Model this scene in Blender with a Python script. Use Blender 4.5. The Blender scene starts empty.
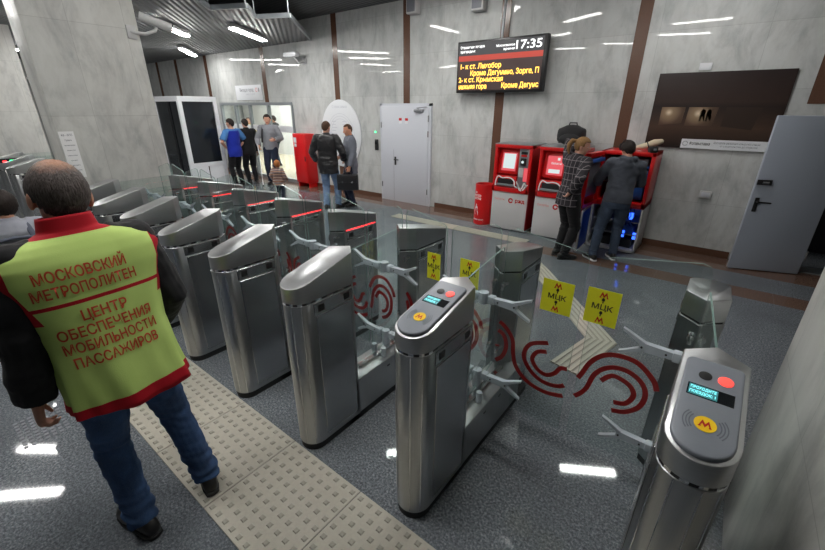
import bpy, bmesh, math, random
from mathutils import Vector, Matrix, noise, Quaternion
from mathutils.bvhtree import BVHTree

random.seed(7)
SC = bpy.context.scene
COL = SC.collection
PI = math.pi
R = math.radians

# ------------------------------------------------------------------ camera
cam_data = bpy.data.cameras.new('camera')
cam_data.sensor_fit = 'HORIZONTAL'
cam_data.sensor_width = 36.0
cam_data.lens = 394.97 / 825 * 36.0
cam_data.clip_start = 0.05
cam = bpy.data.objects.new('camera', cam_data)
COL.objects.link(cam)
_rt = Vector((0.789436889479632, 0.6138059214453394, 0.005629238612930676))
_up = Vector((-0.24245586024178303, 0.30337963255016864, 0.9215074358832607))
_bk = Vector((0.5639189244591286, -0.7288368057064369, 0.38831991615740885))
cam.matrix_world = Matrix(((_rt.x, _up.x, _bk.x, 0), (_rt.y, _up.y, _bk.y, 0), (_rt.z, _up.z, _bk.z, 2.0), (0, 0, 0, 1)))
SC.camera = cam

# ------------------------------------------------------------------ world, view
world = bpy.data.worlds.new('hall_air')
SC.world = world
world.use_nodes = True
world.node_tree.nodes['Background'].inputs[0].default_value = (0.62, 0.72, 0.85, 1)
world.node_tree.nodes['Background'].inputs[1].default_value = 0.12
SC.view_settings.view_transform = 'Standard'
SC.view_settings.look = 'None'
SC.view_settings.exposure = 0.0
SC.view_settings.gamma = 1.0
SC.view_settings.use_curve_mapping = False
LAMP_POWER = 62.0
SC.cycles.transparent_max_bounces = 48
SC.cycles.max_bounces = 10
SC.cycles.diffuse_bounces = 5
SC.cycles.sample_clamp_indirect = 6.0

# ------------------------------------------------------------------ materials
def srgb(r, g, b):
    def f(c):
        c /= 255.0
        return c / 12.92 if c <= 0.04045 else ((c + 0.055) / 1.055) ** 2.4
    return (f(r), f(g), f(b), 1.0)

class NT:
    """small helper around a node tree"""
    def __init__(self, name):
        self.m = bpy.data.materials.new(name)
        self.m.use_nodes = True
        self.t = self.m.node_tree
        self.b = self.t.nodes['Principled BSDF']
        self.out = self.t.nodes['Material Output']
    def n(self, kind, **kw):
        nd = self.t.nodes.new(kind)
        for k, v in kw.items():
            if k.startswith('i_'):
                key = k[2:]
                nd.inputs[int(key) if key.isdigit() else key.replace('_', ' ')].default_value = v
            else:
                setattr(nd, k, v)
        return nd
    def l(self, a, b):
        self.t.links.new(a, b)
    def math(self, op, a, b=None, c=None):
        nd = self.t.nodes.new('ShaderNodeMath')
        nd.operation = op
        for i, v in enumerate((a, b, c)):
            if v is None:
                continue
            if isinstance(v, (int, float)):
                nd.inputs[i].default_value = v
            else:
                self.l(v, nd.inputs[i])
        return nd.outputs[0]
    def mix(self, fac, a, b):
        nd = self.t.nodes.new('ShaderNodeMix')
        nd.data_type = 'RGBA'
        for i, v in ((0, fac), (6, a), (7, b)):
            if isinstance(v, (int, float)):
                nd.inputs[i].default_value = v
            elif isinstance(v, tuple):
                nd.inputs[i].default_value = v
            else:
                self.l(v, nd.inputs[i])
        return nd.outputs[2]
    def xyz(self):
        tc = self.n('ShaderNodeTexCoord')
        s = self.n('ShaderNodeSeparateXYZ')
        self.l(tc.outputs['Object'], s.inputs[0])
        return tc.outputs['Object'], s.outputs[0], s.outputs[1], s.outputs[2]
    def noise(self, vec, scale, detail=3.0, rough=0.5, dist=0.0):
        nd = self.n('ShaderNodeTexNoise')
        nd.inputs['Scale'].default_value = scale
        nd.inputs['Detail'].default_value = detail
        nd.inputs['Roughness'].default_value = rough
        nd.inputs['Distortion'].default_value = dist
        if vec is not None:
            self.l(vec, nd.inputs['Vector'])
        return nd.outputs[0]
    def ramp(self, fac, stops, interp='LINEAR'):
        nd = self.n('ShaderNodeValToRGB')
        cr = nd.color_ramp
        cr.interpolation = interp
        while len(cr.elements) < len(stops):
            cr.elements.new(0.5)
        for e, (p, c) in zip(cr.elements, stops):
            e.position = p
            e.color = c
        self.l(fac, nd.inputs[0])
        return nd.outputs[0]
    def scale(self, vec, s):
        mp = self.n('ShaderNodeMapping')
        mp.inputs['Scale'].default_value = s
        self.l(vec, mp.inputs[0])
        return mp.outputs[0]
    def bump(self, h, strength=0.3, dist=0.01):
        bp = self.n('ShaderNodeBump')
        bp.inputs['Strength'].default_value = strength
        bp.inputs['Distance'].default_value = dist
        self.l(h, bp.inputs['Height'])
        self.l(bp.outputs[0], self.b.inputs['Normal'])

def plain(name, col, rough=0.5, metal=0.0, spec=0.5, var=0.06, vscale=30.0, bump=0.0, coat=0.0):
    t = NT(name)
    v, x, y, z = t.xyz()
    nz = t.noise(v, vscale)
    d = tuple(c * (1 - var) for c in col[:3]) + (1,)
    u = tuple(min(1, c * (1 + var)) for c in col[:3]) + (1,)
    t.l(t.mix(nz, d, u), t.b.inputs['Base Color'])
    t.b.inputs['Roughness'].default_value = rough
    t.b.inputs['Metallic'].default_value = metal
    t.b.inputs['Specular IOR Level'].default_value = spec
    t.b.inputs['Coat Weight'].default_value = coat
    if bump:
        t.bump(nz, bump, 0.004)
    return t.m

def emit(name, col, strength, base=(0.02, 0.02, 0.02, 1)):
    t = NT(name)
    t.b.inputs['Base Color'].default_value = base
    t.b.inputs['Emission Color'].default_value = col
    t.b.inputs['Emission Strength'].default_value = strength
    t.b.inputs['Roughness'].default_value = 0.4
    return t.m

def steel(name, col=(0.42, 0.43, 0.44, 1), rough=0.3, vertical=True):
    t = NT(name)
    v, x, y, z = t.xyz()
    sv = t.scale(v, (220, 220, 2.5) if vertical else (3, 3, 260))
    nz = t.noise(sv, 1.0, 2.0)
    big = t.noise(v, 3.0, 2.0)
    c1 = tuple(c * 0.96 for c in col[:3]) + (1,)
    c2 = tuple(min(1, c * 1.12) for c in col[:3]) + (1,)
    t.l(t.mix(nz, c1, c2), t.b.inputs['Base Color'])
    t.b.inputs['Metallic'].default_value = 1.0
    rr = t.math('MULTIPLY_ADD', nz, 0.05, rough - 0.045)
    rr = t.math('MULTIPLY_ADD', big, 0.06, rr)
    t.l(rr, t.b.inputs['Roughness'])
    t.b.inputs['Anisotropic'].default_value = 0.5
    t.bump(nz, 0.02, 0.001)
    return t.m

def marble(name, axis, light=(0.56, 0.572, 0.562, 1), dark=(0.4, 0.412, 0.41, 1), slab=(1.2, 0.75), rough=0.028):
    """polished grey marble slabs on a vertical face; axis 'x' = the wall runs along x"""
    t = NT(name)
    v, x, y, z = t.xyz()
    cx = t.n('ShaderNodeCombineXYZ')
    t.l(x if axis == 'x' else y, cx.inputs[0])
    t.l(z, cx.inputs[1])
    br = t.n('ShaderNodeTexBrick')
    br.offset = 0.0
    br.inputs['Scale'].default_value = 1.0
    br.inputs['Mortar Size'].default_value = 0.0025
    br.inputs['Mortar Smooth'].default_value = 0.2
    br.inputs['Brick Width'].default_value = slab[0]
    br.inputs['Row Height'].default_value = slab[1]
    br.inputs['Color1'].default_value = (0, 0, 0, 1)
    br.inputs['Color2'].default_value = (1, 1, 1, 1)
    br.inputs['Mortar'].default_value = (0.5, 0.5, 0.5, 1)
    t.l(cx.outputs[0], br.inputs['Vector'])
    cloud = t.noise(t.scale(v, (1.6, 1.6, 0.7)), 2.2, 9.0, 0.68, 0.4)
    vein = t.noise(t.scale(v, (1.0, 1.0, 0.45)), 3.3, 8.0, 0.6, 0.8)
    vm = t.math('ABSOLUTE', t.math('SUBTRACT', vein, 0.5))
    vm = t.math('SUBTRACT', 1.0, t.math('MINIMUM', t.math('MULTIPLY', vm, 14.0), 1.0))
    base = t.ramp(cloud, [(0.34, dark), (0.52, light), (0.75, tuple(min(1, c * 1.13) for c in light[:3]) + (1,))])
    warm = t.mix(t.math('MULTIPLY', vm, 0.12), base, (0.33, 0.305, 0.265, 1))
    slabv = t.mix(t.math('MULTIPLY', br.outputs['Color'], 0.28), warm, (0.36, 0.37, 0.37, 1))
    col = t.mix(t.math('MULTIPLY', br.outputs['Fac'], 0.4), slabv, (0.2, 0.2, 0.19, 1))
    t.l(col, t.b.inputs['Base Color'])
    t.b.inputs['Roughness'].default_value = rough
    t.b.inputs['Specular IOR Level'].default_value = 0.2
    return t.m

def granite_floor():
    t = NT('polished_granite_floor')
    v, x, y, z = t.xyz()
    sp = t.noise(v, 72.0, 6.0, 0.82)
    sp2 = t.noise(v, 38.0, 3.0, 0.7)
    big = t.noise(v, 1.1, 4.0, 0.6, 0.6)
    g = t.ramp(sp, [(0.36, (0.025, 0.03, 0.037, 1)), (0.5, (0.145, 0.16, 0.178, 1)), (0.64, (0.42, 0.45, 0.48, 1))])
    g = t.mix(t.math('MULTIPLY', sp2, 0.3), g, (0.2, 0.215, 0.235, 1))
    g = t.mix(t.ramp(big, [(0.4, (0, 0, 0, 1)), (0.65, (0.45, 0.45, 0.45, 1))]), g, (0.095, 0.105, 0.118, 1))
    br = t.ramp(sp, [(0.3, (0.06, 0.035, 0.025, 1)), (0.55, (0.18, 0.108, 0.08, 1)), (0.7, (0.3, 0.2, 0.16, 1))])
    def band(lo, hi):
        return t.math('MULTIPLY', t.math('GREATER_THAN', y, lo), t.math('LESS_THAN', y, hi))
    b1 = band(6.52, 7.2)
    b2 = t.math('MULTIPLY', band(5.62, 5.97), t.math('GREATER_THAN', x, -2.2))
    msk = t.math('MAXIMUM', b1, b2)
    col = t.mix(msk, g, br)
    # slab joints
    def joint(c, size, off):
        fr = t.math('FRACT', t.math('MULTIPLY_ADD', c, 1.0 / size, off))
        return t.math('LESS_THAN', fr, 0.006 / size)
    jn = t.math('MAXIMUM', joint(x, 1.2, 0.35), joint(y, 0.6, 0.12))
    col = t.mix(t.math('MULTIPLY', jn, 0.2), col, (0.25, 0.26, 0.26, 1))
    t.l(col, t.b.inputs['Base Color'])
    sm = t.noise(v, 2.3, 4.0, 0.65, 0.5)
    t.l(t.math('MULTIPLY_ADD', sm, 0.05, 0.02), t.b.inputs['Roughness'])
    t.b.inputs['Specular IOR Level'].default_value = 0.55
    return t.m

def glass(name, tint=(0.93, 0.965, 0.955, 1), gloss=1.0):
    t = NT(name)
    t.t.nodes.remove(t.b)
    tr = t.n('ShaderNodeBsdfTransparent')
    tr.inputs[0].default_value = tint
    gl = t.n('ShaderNodeBsdfGlossy')
    gl.inputs['Roughness'].default_value = 0.01
    gl.inputs['Color'].default_value = (0.95, 1, 0.98, 1)
    fr = t.n('ShaderNodeFresnel')
    fr.inputs[0].default_value = 1.5
    mx = t.n('ShaderNodeMixShader')
    geo = t.n('ShaderNodeNewGeometry')
    front = t.math('SUBTRACT', 1.0, geo.outputs['Backfacing'])
    t.l(t.math('MULTIPLY', t.math('MULTIPLY', fr.outputs[0], gloss), front), mx.inputs[0])
    t.l(tr.outputs[0], mx.inputs[1])
    t.l(gl.outputs[0], mx.inputs[2])
    t.l(mx.outputs[0], t.out.inputs[0])
    return t.m

M = {}
M['steel'] = steel('brushed_steel')
M['steel_cap'] = steel('brushed_steel_cap', (0.5, 0.51, 0.52, 1), 0.33, False)
M['steel_panel'] = plain('brushed_steel_panel', (0.43, 0.44, 0.455, 1), 0.27, 1.0, var=0.03, vscale=6)
M['chrome'] = plain('chrome', (0.7, 0.71, 0.72, 1), 0.12, 1.0)
M['black'] = plain('black_plastic', (0.012, 0.012, 0.013, 1), 0.4)
M['black_rubber'] = plain('black_rubber', (0.014, 0.014, 0.015, 1), 0.6)
M['arm'] = plain('pale_grey_painted_metal', srgb(176, 184, 192), 0.32, 0.0)
M['reader'] = plain('grey_reader_plastic', srgb(126, 131, 140), 0.38)
M['reader_dark'] = plain('grey_reader_groove', srgb(96, 101, 110), 0.4)
M['yellow'] = plain('yellow_disc', srgb(250, 205, 25), 0.35)
M['red_print'] = plain('red_print', srgb(190, 28, 20), 0.4)
M['dark_red'] = plain('dark_red_film', srgb(140, 20, 20), 0.35)
M['sticker'] = plain('yellow_sticker', srgb(228, 226, 40), 0.45)
M['black_print'] = plain('black_print', (0.012, 0.012, 0.012, 1), 0.5)
M['white'] = plain('white_paint', srgb(222, 224, 228), 0.4, var=0.02)
M['white_print'] = plain('white_print', srgb(235, 235, 235), 0.45, var=0.02)
M['screen'] = plain('dark_screen', (0.01, 0.012, 0.014, 1), 0.12)
M['glass'] = glass('clear_glass')
M['glass_edge'] = plain('glass_edge_green', srgb(122, 148, 142), 0.15)
M['led_red'] = emit('red_led', (1.0, 0.035, 0.04, 1), 4.0)
M['led_green'] = emit('green_led', (0.05, 1.0, 0.3, 1), 6.0)
M['lamp_red'] = emit('red_signal', (1.0, 0.09, 0.07, 1), 1.0, (0.6, 0.05, 0.04, 1))
M['cyan'] = emit('cyan_display_text', (0.25, 0.95, 1.0, 1), 1.3)
M['cyan_back'] = emit('cyan_display_backlight', (0.03, 0.3, 0.33, 1), 0.6)
M['amber'] = emit('amber_led_text', (1.0, 0.55, 0.08, 1), 3.0)
M['white_led'] = emit('white_led_text', (1, 1, 1, 1), 1.6)
M['lamp'] = emit('lamp_diffuser', (1.0, 0.985, 0.95, 1), LAMP_POWER, (0.8, 0.8, 0.8, 1))
M['brown_stone'] = plain('brown_granite', srgb(96, 68, 54), 0.25, var=0.25, vscale=120)
M['wall'] = marble('marble_wall', 'x')
M['wall_y'] = marble('marble_wall_side', 'y')
M['pillar'] = marble('marble_pillar', 'y', (0.6, 0.6, 0.57, 1), (0.4, 0.405, 0.395, 1), (0.55, 0.95), 0.32)
M['floor'] = granite_floor()
M['tactile'] = plain('cream_tactile_paving', srgb(186, 181, 168), 0.55, var=0.1, vscale=60)
M['tactile_stud'] = plain('worn_tactile_stud', srgb(164, 160, 148), 0.6, var=0.2, vscale=90)
M['grey_door'] = plain('grey_door_paint', srgb(165, 172, 184), 0.4, var=0.02)
M['white_door'] = plain('white_door_paint', srgb(205, 208, 216), 0.4, var=0.02)
M['red'] = plain('red_gloss', srgb(205, 20, 22), 0.3, var=0.04)
M['deep_red'] = plain('deep_red_gloss', srgb(150, 12, 18), 0.3, var=0.04)
M['machine_grey'] = plain('pale_grey_panel', srgb(196, 196, 196), 0.4, var=0.02)
M['machine_steel'] = plain('satin_metal', srgb(150, 152, 156), 0.35, 0.6)
M['pink_screen'] = emit('pink_screen', srgb(240, 90, 100), 0.9)
M['pale_screen'] = emit('pale_screen', srgb(225, 240, 240), 0.9)
M['blue_light'] = emit('blue_cabinet_light', (0.03, 0.12, 1.0, 1), 3.0)
M['blue'] = plain('blue_plastic', srgb(40, 90, 170), 0.4)
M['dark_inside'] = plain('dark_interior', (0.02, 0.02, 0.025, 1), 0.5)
M['alu'] = plain('grey_aluminium', srgb(150, 156, 160), 0.35, 0.4)
M['tinted'] = plain('dark_tinted_glass', (0.012, 0.015, 0.019, 1), 0.06)
M['print_grey'] = plain('grey_print', srgb(120, 122, 130), 0.5)
M['print_pale'] = plain('pale_grey_print', srgb(196, 198, 206), 0.5)

def corrugated(name, col, ang, pitch=0.1):
    t = NT(name)
    v, x, y, z = t.xyz()
    c = t.math('ADD', t.math('MULTIPLY', x, math.cos(ang)), t.math('MULTIPLY', y, math.sin(ang)))
    fr = t.math('PINGPONG', c, pitch / 2)
    h = t.math('MULTIPLY', fr, 2.0 / pitch)
    t.b.inputs['Base Color'].default_value = col
    t.b.inputs['Roughness'].default_value = 0.55
    t.bump(h, 0.9, 0.03)
    return t.m
M['ceil_low'] = corrugated('corrugated_metal_ceiling', (0.15, 0.155, 0.16, 1), R(52))
M['ceil_high'] = corrugated('dark_slat_ceiling', (0.085, 0.09, 0.095, 1), R(0), 0.12)

# ------------------------------------------------------------------ mesh helpers
class G:
    """collects shapes into one mesh"""
    def __init__(self):
        self.bm = bmesh.new()
    def _mi(self, faces, mi):
        for f in faces:
            f.material_index = mi
    def box(self, x0, x1, y0, y1, z0, z1, bev=0.0, mi=0, seg=2, mat=None):
        vs = [self.bm.verts.new((x, y, z)) for x in (x0, x1) for y in (y0, y1) for z in (z0, z1)]
        idx = [(0, 1, 3, 2), (4, 6, 7, 5), (0, 4, 5, 1), (2, 3, 7, 6), (0, 2, 6, 4), (1, 5, 7, 3)]
        fs = [self.bm.faces.new([vs[i] for i in q]) for q in idx]
        self._mi(fs, mi)
        if mat is not None:
            bmesh.ops.transform(self.bm, matrix=mat, verts=vs)
        if bev:
            es = list({e for f in fs for e in f.edges})
            r = bmesh.ops.bevel(self.bm, geom=es, offset=bev, segments=seg, affect='EDGES', profile=0.5)
            self._mi(r['faces'], mi)
        return self
    def prism(self, pts, z0, z1, mi=0, bev=0.0, mat=None, seg=2):
        """pts: plan polygon (CCW); z0/z1 numbers or functions of (x, y)"""
        f0 = z0 if callable(z0) else (lambda x, y: z0)
        f1 = z1 if callable(z1) else (lambda x, y: z1)
        lo = [self.bm.verts.new((x, y, f0(x, y))) for x, y in pts]
        hi = [self.bm.verts.new((x, y, f1(x, y))) for x, y in pts]
        n = len(pts)
        fs = [self.bm.faces.new(lo[::-1]), self.bm.faces.new(hi)]
        top = fs[1]
        for i in range(n):
            fs.append(self.bm.faces.new((lo[i], lo[(i + 1) % n], hi[(i + 1) % n], hi[i])))
        self._mi(fs, mi)
        if mat is not None:
            bmesh.ops.transform(self.bm, matrix=mat, verts=lo + hi)
        if bev:
            r = bmesh.ops.bevel(self.bm, geom=list(top.edges), offset=bev, segments=seg, affect='EDGES', profile=0.5)
            self._mi(r['faces'], mi)
        return self
    def rings(self, rings, mi=0, cap0=True, cap1=True, closed=True):
        vr = [[self.bm.verts.new(p) for p in rg] for rg in rings]
        n = len(vr[0])
        fs = []
        for a, b in zip(vr, vr[1:]):
            for i in range(n if closed else n - 1):
                j = (i + 1) % n
                fs.append(self.bm.faces.new((a[i], a[j], b[j], b[i])))
        if cap0:
            fs.append(self.bm.faces.new(vr[0][::-1]))
        if cap1:
            fs.append(self.bm.faces.new(vr[-1]))
        self._mi(fs, mi)
        return self
    def cyl(self, p0, p1, r0, r1=None, n=16, mi=0):
        r1 = r0 if r1 is None else r1
        p0, p1 = Vector(p0), Vector(p1)
        u, v = frame(p1 - p0)
        rg = []
        for p, r in ((p0, r0), (p1, r1)):
            rg.append([p + u * (r * math.cos(2 * PI * k / n)) + v * (r * math.sin(2 * PI * k / n)) for k in range(n)])
        return self.rings(rg, mi)
    def lathe(self, prof, c=(0, 0, 0), n=24, mi=0):
        c = Vector(c)
        rg = [[c + Vector((r * math.cos(2 * PI * k / n), r * math.sin(2 * PI * k / n), z)) for k in range(n)] for r, z in prof]
        return self.rings(rg, mi)
    def tube(self, pts, rad, n=10, mi=0, flat=None, caps=False, squash=1.0, ref=None):
        """pts polyline; rad number or list (number or (ru, rv))"""
        pts = [Vector(p) for p in pts]
        if not isinstance(rad, list):
            rad = [rad] * len(pts)
        rad = [(r, r) if not isinstance(r, (list, tuple)) else r for r in rad]
        rg = []
        tan0 = (pts[1] - pts[0]).normalized()
        if ref is not None:
            v = Vector(ref)
            v = (v - tan0 * v.dot(tan0)).normalized()
            u = v.cross(tan0).normalized()
        else:
            u, v = frame(tan0)
        prev = tan0
        for i, p in enumerate(pts):
            if i == 0:
                t = tan0
            elif i == len(pts) - 1:
                t = (pts[i] - pts[i - 1]).normalized()
            else:
                t = ((pts[i] - pts[i - 1]).normalized() + (pts[i + 1] - pts[i]).normalized())
                t = t.normalized() if t.length > 1e-6 else prev
            q = prev.rotation_difference(t)
            u, v = q @ u, q @ v
            prev = t
            ru, rv = rad[i]
            rg.append((p, u.copy(), v.copy(), t.copy(), ru, rv))
        out = []
        def ring(p, u, v, ru, rv):
            return [p + u * (ru * math.cos(2 * PI * k / n)) + v * (rv * math.sin(2 * PI * k / n)) for k in range(n)]
        if caps:
            p, u, v, t, ru, rv = rg[0]
            m = min(ru, rv)
            for a in (80, 55, 28):
                out.append(ring(p - t * m * math.sin(R(a)), u, v, ru * math.cos(R(a)), rv * math.cos(R(a))))
        for p, u, v, t, ru, rv in rg:
            out.append(ring(p, u, v, ru, rv))
        if caps:
            p, u, v, t, ru, rv = rg[-1]
            m = min(ru, rv)
            for a in (28, 55, 80):
                out.append(ring(p + t * m * math.sin(R(a)), u, v, ru * math.cos(R(a)), rv * math.cos(R(a))))
        return self.rings(out, mi)
    def ell(self, c, r, n=20, m=12, mi=0, mat=None):
        c = Vector(c)
        rg = []
        for j in range(1, m):
            a = -PI / 2 + PI * j / m
            rg.append([Vector((r[0] * math.cos(a) * math.cos(2 * PI * k / n), r[1] * math.cos(a) * math.sin(2 * PI * k / n), r[2] * math.sin(a))) for k in range(n)])
        if mat is not None:
            rg = [[mat @ p for p in q] for q in rg]
        rg = [[c + p for p in q] for q in rg]
        return self.rings(rg, mi)
    def ribbon(self, pts, w, y, th=0.002, mi=0):
        """a flat stroke of width w along 2-D points (x, z) standing in the plane y"""
        L, Rr = [], []
        for i, p in enumerate(pts):
            a = pts[max(0, i - 1)]
            b = pts[min(len(pts) - 1, i + 1)]
            dx, dz = b[0] - a[0], b[1] - a[1]
            d = math.hypot(dx, dz) or 1
            nx, nz = -dz / d * w / 2, dx / d * w / 2
            L.append((p[0] + nx, p[1] + nz))
            Rr.append((p[0] - nx, p[1] - nz))
        rg = []
        for (lx, lz), (rx, rz) in zip(L, Rr):
            rg.append([Vector((lx, y, lz)), Vector((rx, y, rz)), Vector((rx, y + th, rz)), Vector((lx, y + th, lz))])
        return self.rings(rg, mi)
    def text(self, body, size, mat, mi=0, align='CENTER', bold=0.0, ext=0.0008, res=3, width=None):
        """writing laid out in its own xy plane, then moved by mat"""
        me = text_mesh(body, size, align, bold, ext, res)
        if width:
            xs = [v.co.x for v in me.vertices]
            k = width / max(1e-6, max(xs) - min(xs))
            mat = mat @ Matrix.Diagonal((k, 1, 1, 1))
        me.transform(mat)
        n0 = len(self.bm.faces)
        self.bm.from_mesh(me)
        self.bm.faces.ensure_lookup_table()
        for f in self.bm.faces[n0:]:
            f.material_index = mi
        bpy.data.meshes.remove(me)
        return self
    def xform(self, mat):
        bmesh.ops.transform(self.bm, matrix=mat, verts=self.bm.verts)
        return self
    def build(self, name, mats, parent=None, smooth=40, loc=None, recalc=True, kind=None):
        if recalc:
            bmesh.ops.recalc_face_normals(self.bm, faces=self.bm.faces)
        me = bpy.data.meshes.new(name)
        self.bm.to_mesh(me)
        self.bm.free()
        return link_mesh(name, me, mats, parent, smooth, loc, kind)

def link_mesh(name, me, mats, parent=None, smooth=40, loc=None, kind=None):
    if not isinstance(mats, (list, tuple)):
        mats = [mats]
    for m in mats:
        me.materials.append(M[m] if isinstance(m, str) else m)
    if smooth:
        me.shade_smooth()
        if smooth < 180:
            me.set_sharp_from_angle(angle=R(smooth))
    o = bpy.data.objects.new(name, me)
    COL.objects.link(o)
    if parent is not None:
        o.parent = parent
    if loc is not None:
        o.location = loc
    if kind:
        o['kind'] = kind
    return o

def frame(t):
    t = Vector(t).normalized()
    a = Vector((0, 0, 1)) if abs(t.z) < 0.9 else Vector((0, 1, 0))
    u = a.cross(t).normalized()
    return u, t.cross(u).normalized()

def text_mesh(body, size, align='CENTER', bold=0.0, ext=0.0008, res=3):
    cu = bpy.data.curves.new('lettering', 'FONT')
    cu.body = body
    cu.size = size
    cu.align_x = align
    cu.align_y = 'CENTER'
    cu.extrude = ext
    cu.offset = bold
    cu.resolution_u = res
    o = bpy.data.objects.new('lettering', cu)
    COL.objects.link(o)
    dg = bpy.context.evaluated_depsgraph_get()
    dg.update()
    me = bpy.data.meshes.new_from_object(o.evaluated_get(dg))
    bpy.data.objects.remove(o)
    bpy.data.curves.remove(cu)
    return me

def tag(o, label, cat, group=None):
    o['label'] = label
    o['category'] = cat
    if group:
        o['group'] = group
    return o

def thing(name, label, cat, loc=(0, 0, 0), rz=0.0, group=None):
    o = bpy.data.objects.new(name, None)
    o.empty_display_size = 0.1
    COL.objects.link(o)
    o.location = loc
    o.rotation_euler = (0, 0, rz)
    return tag(o, label, cat, group)

def dup(root, loc=None, rz=None, label=None, group=None):
    r = root.copy()
    COL.objects.link(r)
    if loc is not None:
        r.location = loc
    if rz is not None:
        r.rotation_euler = (0, 0, rz)
    if label:
        r['label'] = label
    if group:
        r['group'] = group
    for ch in list(root.children):
        c = ch.copy()
        COL.objects.link(c)
        c.parent = r
        for g in list(ch.children):
            d = g.copy()
            COL.objects.link(d)
            d.parent = c
    return r

# writing on a face that looks towards -y (text reads left to right along +x)
def face_y(x, y, z):
    return Matrix.Translation((x, y, z)) @ Matrix.Rotation(R(90), 4, 'X')

# ------------------------------------------------------------------ the setting
WY = 7.12      # the marble wall along the hall
def struct(name, g, mats, smooth=0, parent=None):
    return g.build(name, mats, parent, smooth, kind='structure')

struct('floor', G().box(-20, 5, -6, 12.5, -0.2, 0), 'floor')

g = G()
g.box(-20, -13.35, WY, WY + 0.25, 0, 4.2)
g.box(-13.35, -9.62, WY, WY + 0.25, 2.14, 4.2)
g.box(-9.62, 0.42, WY, WY + 0.25, 0, 4.2)
g.box(0.42, 1.7, WY, WY + 0.25, 1.88, 4.2)
g.box(1.7, 5, WY, WY + 0.25, 0, 4.2)
struct('wall_back', g, 'wall')
struct('wall_left', G().box(-20.2, -20, -6, 12.5, 0, 4.2), 'wall_y')
struct('wall_right', G().box(5, 5.2, -6, 12.5, 0, 4.2), 'wall_y')
struct('wall_front', G().box(-20, 5, -6.2, -6, 0, 4.2), 'wall')
struct('ceiling', G().box(-20, 5, -6, 12.5, 3.95, 4.3), 'ceil_high')

# lower stepped ceiling over the left of the hall
zig = [(-8.64, 7.12), (-6.82, 5.19), (-7.44, 4.91), (-6.79, 4.34), (-7.42, 4.05), (-6.77, 3.45), (-7.4, 3.16), (-6.75, 2.55),
       (-7.38, 2.26), (-6.73, 1.65), (-7.36, 1.36), (-6.7, 0.75), (-7.3, 0.45), (-6.7, -0.15), (-7.3, -0.45), (-6.7, -1.05), (-7.3, -1.4), (-7.3, -5.9), (-20, -5.9), (-20, 7.12)]
lowc = struct('ceiling_lower', G().prism(zig[::-1], 3.5, 3.54), 'ceil_low')
g = G()
for a, b in zip(zig[:17], zig[1:17]):
    d = Vector((b[0] - a[0], b[1] - a[1], 0)).normalized()
    nrm = Vector((d.y, -d.x, 0)) * 0.02
    p = [Vector((a[0], a[1], 0)), Vector((b[0], b[1], 0))]
    g.prism([(p[0] - nrm).to_2d(), (p[1] - nrm).to_2d(), (p[1] + nrm).to_2d(), (p[0] + nrm).to_2d()], 3.485, 3.56)
struct('edge_trim', g, 'alu', parent=lowc)
for q in zig[1:6]:
    struct('hanger_rod', G().cyl((q[0] - 0.03, q[1], 3.55), (q[0] - 0.03, q[1], 3.95), 0.012, n=8), 'alu', parent=lowc)

# skirting and the brown stone bands let into the wall
g = G()
for a, b in ((-20, -13.4), (-9.58, -6.3), (-4.9, 0.32), (1.8, 5)):
    g.box(a, b, WY - 0.02, WY, 0, 0.1)
struct('baseboard_back', g, 'brown_stone')
n = 1
for xc, z0 in ((-17.4, 0.1), (-15.9, 0.1), (-13.85, 0.1), (-10.75, 2.14), (-7.81, 0.1), (-5.69, 2.05), (-3.55, 0.1), (-1.425, 0.1), (0.66, 2.08), (2.75, 0.1)):
    w = 0.085 if xc > -8 else 0.09
    struct('trim_%d' % n, G().box(xc - w, xc + w, WY - 0.006, WY + 0.001, z0, 3.95), 'brown_stone')
    n += 1

# pillars
def pillar(x0, x1, y0, y1, h=3.95):
    return struct('wall_pillar', G().box(x0, x1, y0, y1, 0, h, 0.02), 'pillar', 30)
pillar(-6.45, -6.0, 1.25, 2.34)
pillar(-13.0, -12.1, 1.25, 2.32)
pillar(0.43, 1.5, 1.15, 2.34)

# hall behind the glass doors
struct('wall_hall_beyond', G().box(-19.5, -9.0, 11.5, 11.7, 0, 4.0), 'machine_grey')
struct('wall_hall_side', G().box(-9.0, -8.8, WY + 0.25, 11.5, 0, 4.0), 'machine_grey')
M['beyond_floor'] = plain('beige_floor_tiles', srgb(190, 180, 158), 0.25)
struct('floor_beyond', G().box(-19.5, -9.0, WY + 0.0, 11.5, 0.0, 0.004), 'beyond_floor')

# glass doors in the back wall
def glass_front():
    w = G()
    fr = struct('window_1', G().box(-13.35, -9.62, WY - 0.03, WY + 0.06, 2.06, 2.14), 'alu')
    xs = [-13.35, -12.95, -11.75, -10.95, -10.2, -9.62]
    g = G()
    for x in (-13.35, -12.5, -11.72, -10.78, -9.66):
        g.box(x, x + 0.075, WY - 0.03, WY + 0.06, 0, 2.06)
    g.box(-13.35, -9.6, WY - 0.03, WY + 0.06, 0, 0.09)
    struct('mullion', g, 'alu', parent=fr)
    for a, b in ((-13.27, -12.5), (-12.42, -11.72), (-11.64, -10.78), (-10.7, -9.66)):
        struct('pane', G().box(a, b, WY + 0.01, WY + 0.02, 0.09, 2.06), 'glass', parent=fr)
        struct('frosted_band', G().box(a, b, WY + 0.0, WY + 0.008, 1.36, 1.53), 'white', parent=fr)
    for x in (-11.8, -10.86):
        struct('pull_handle', G().tube([(x, WY - 0.03, 0.85), (x, WY - 0.08, 0.9), (x, WY - 0.08, 1.2), (x, WY - 0.03, 1.25)], 0.012), 'chrome', 30, parent=fr)
glass_front()

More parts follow.
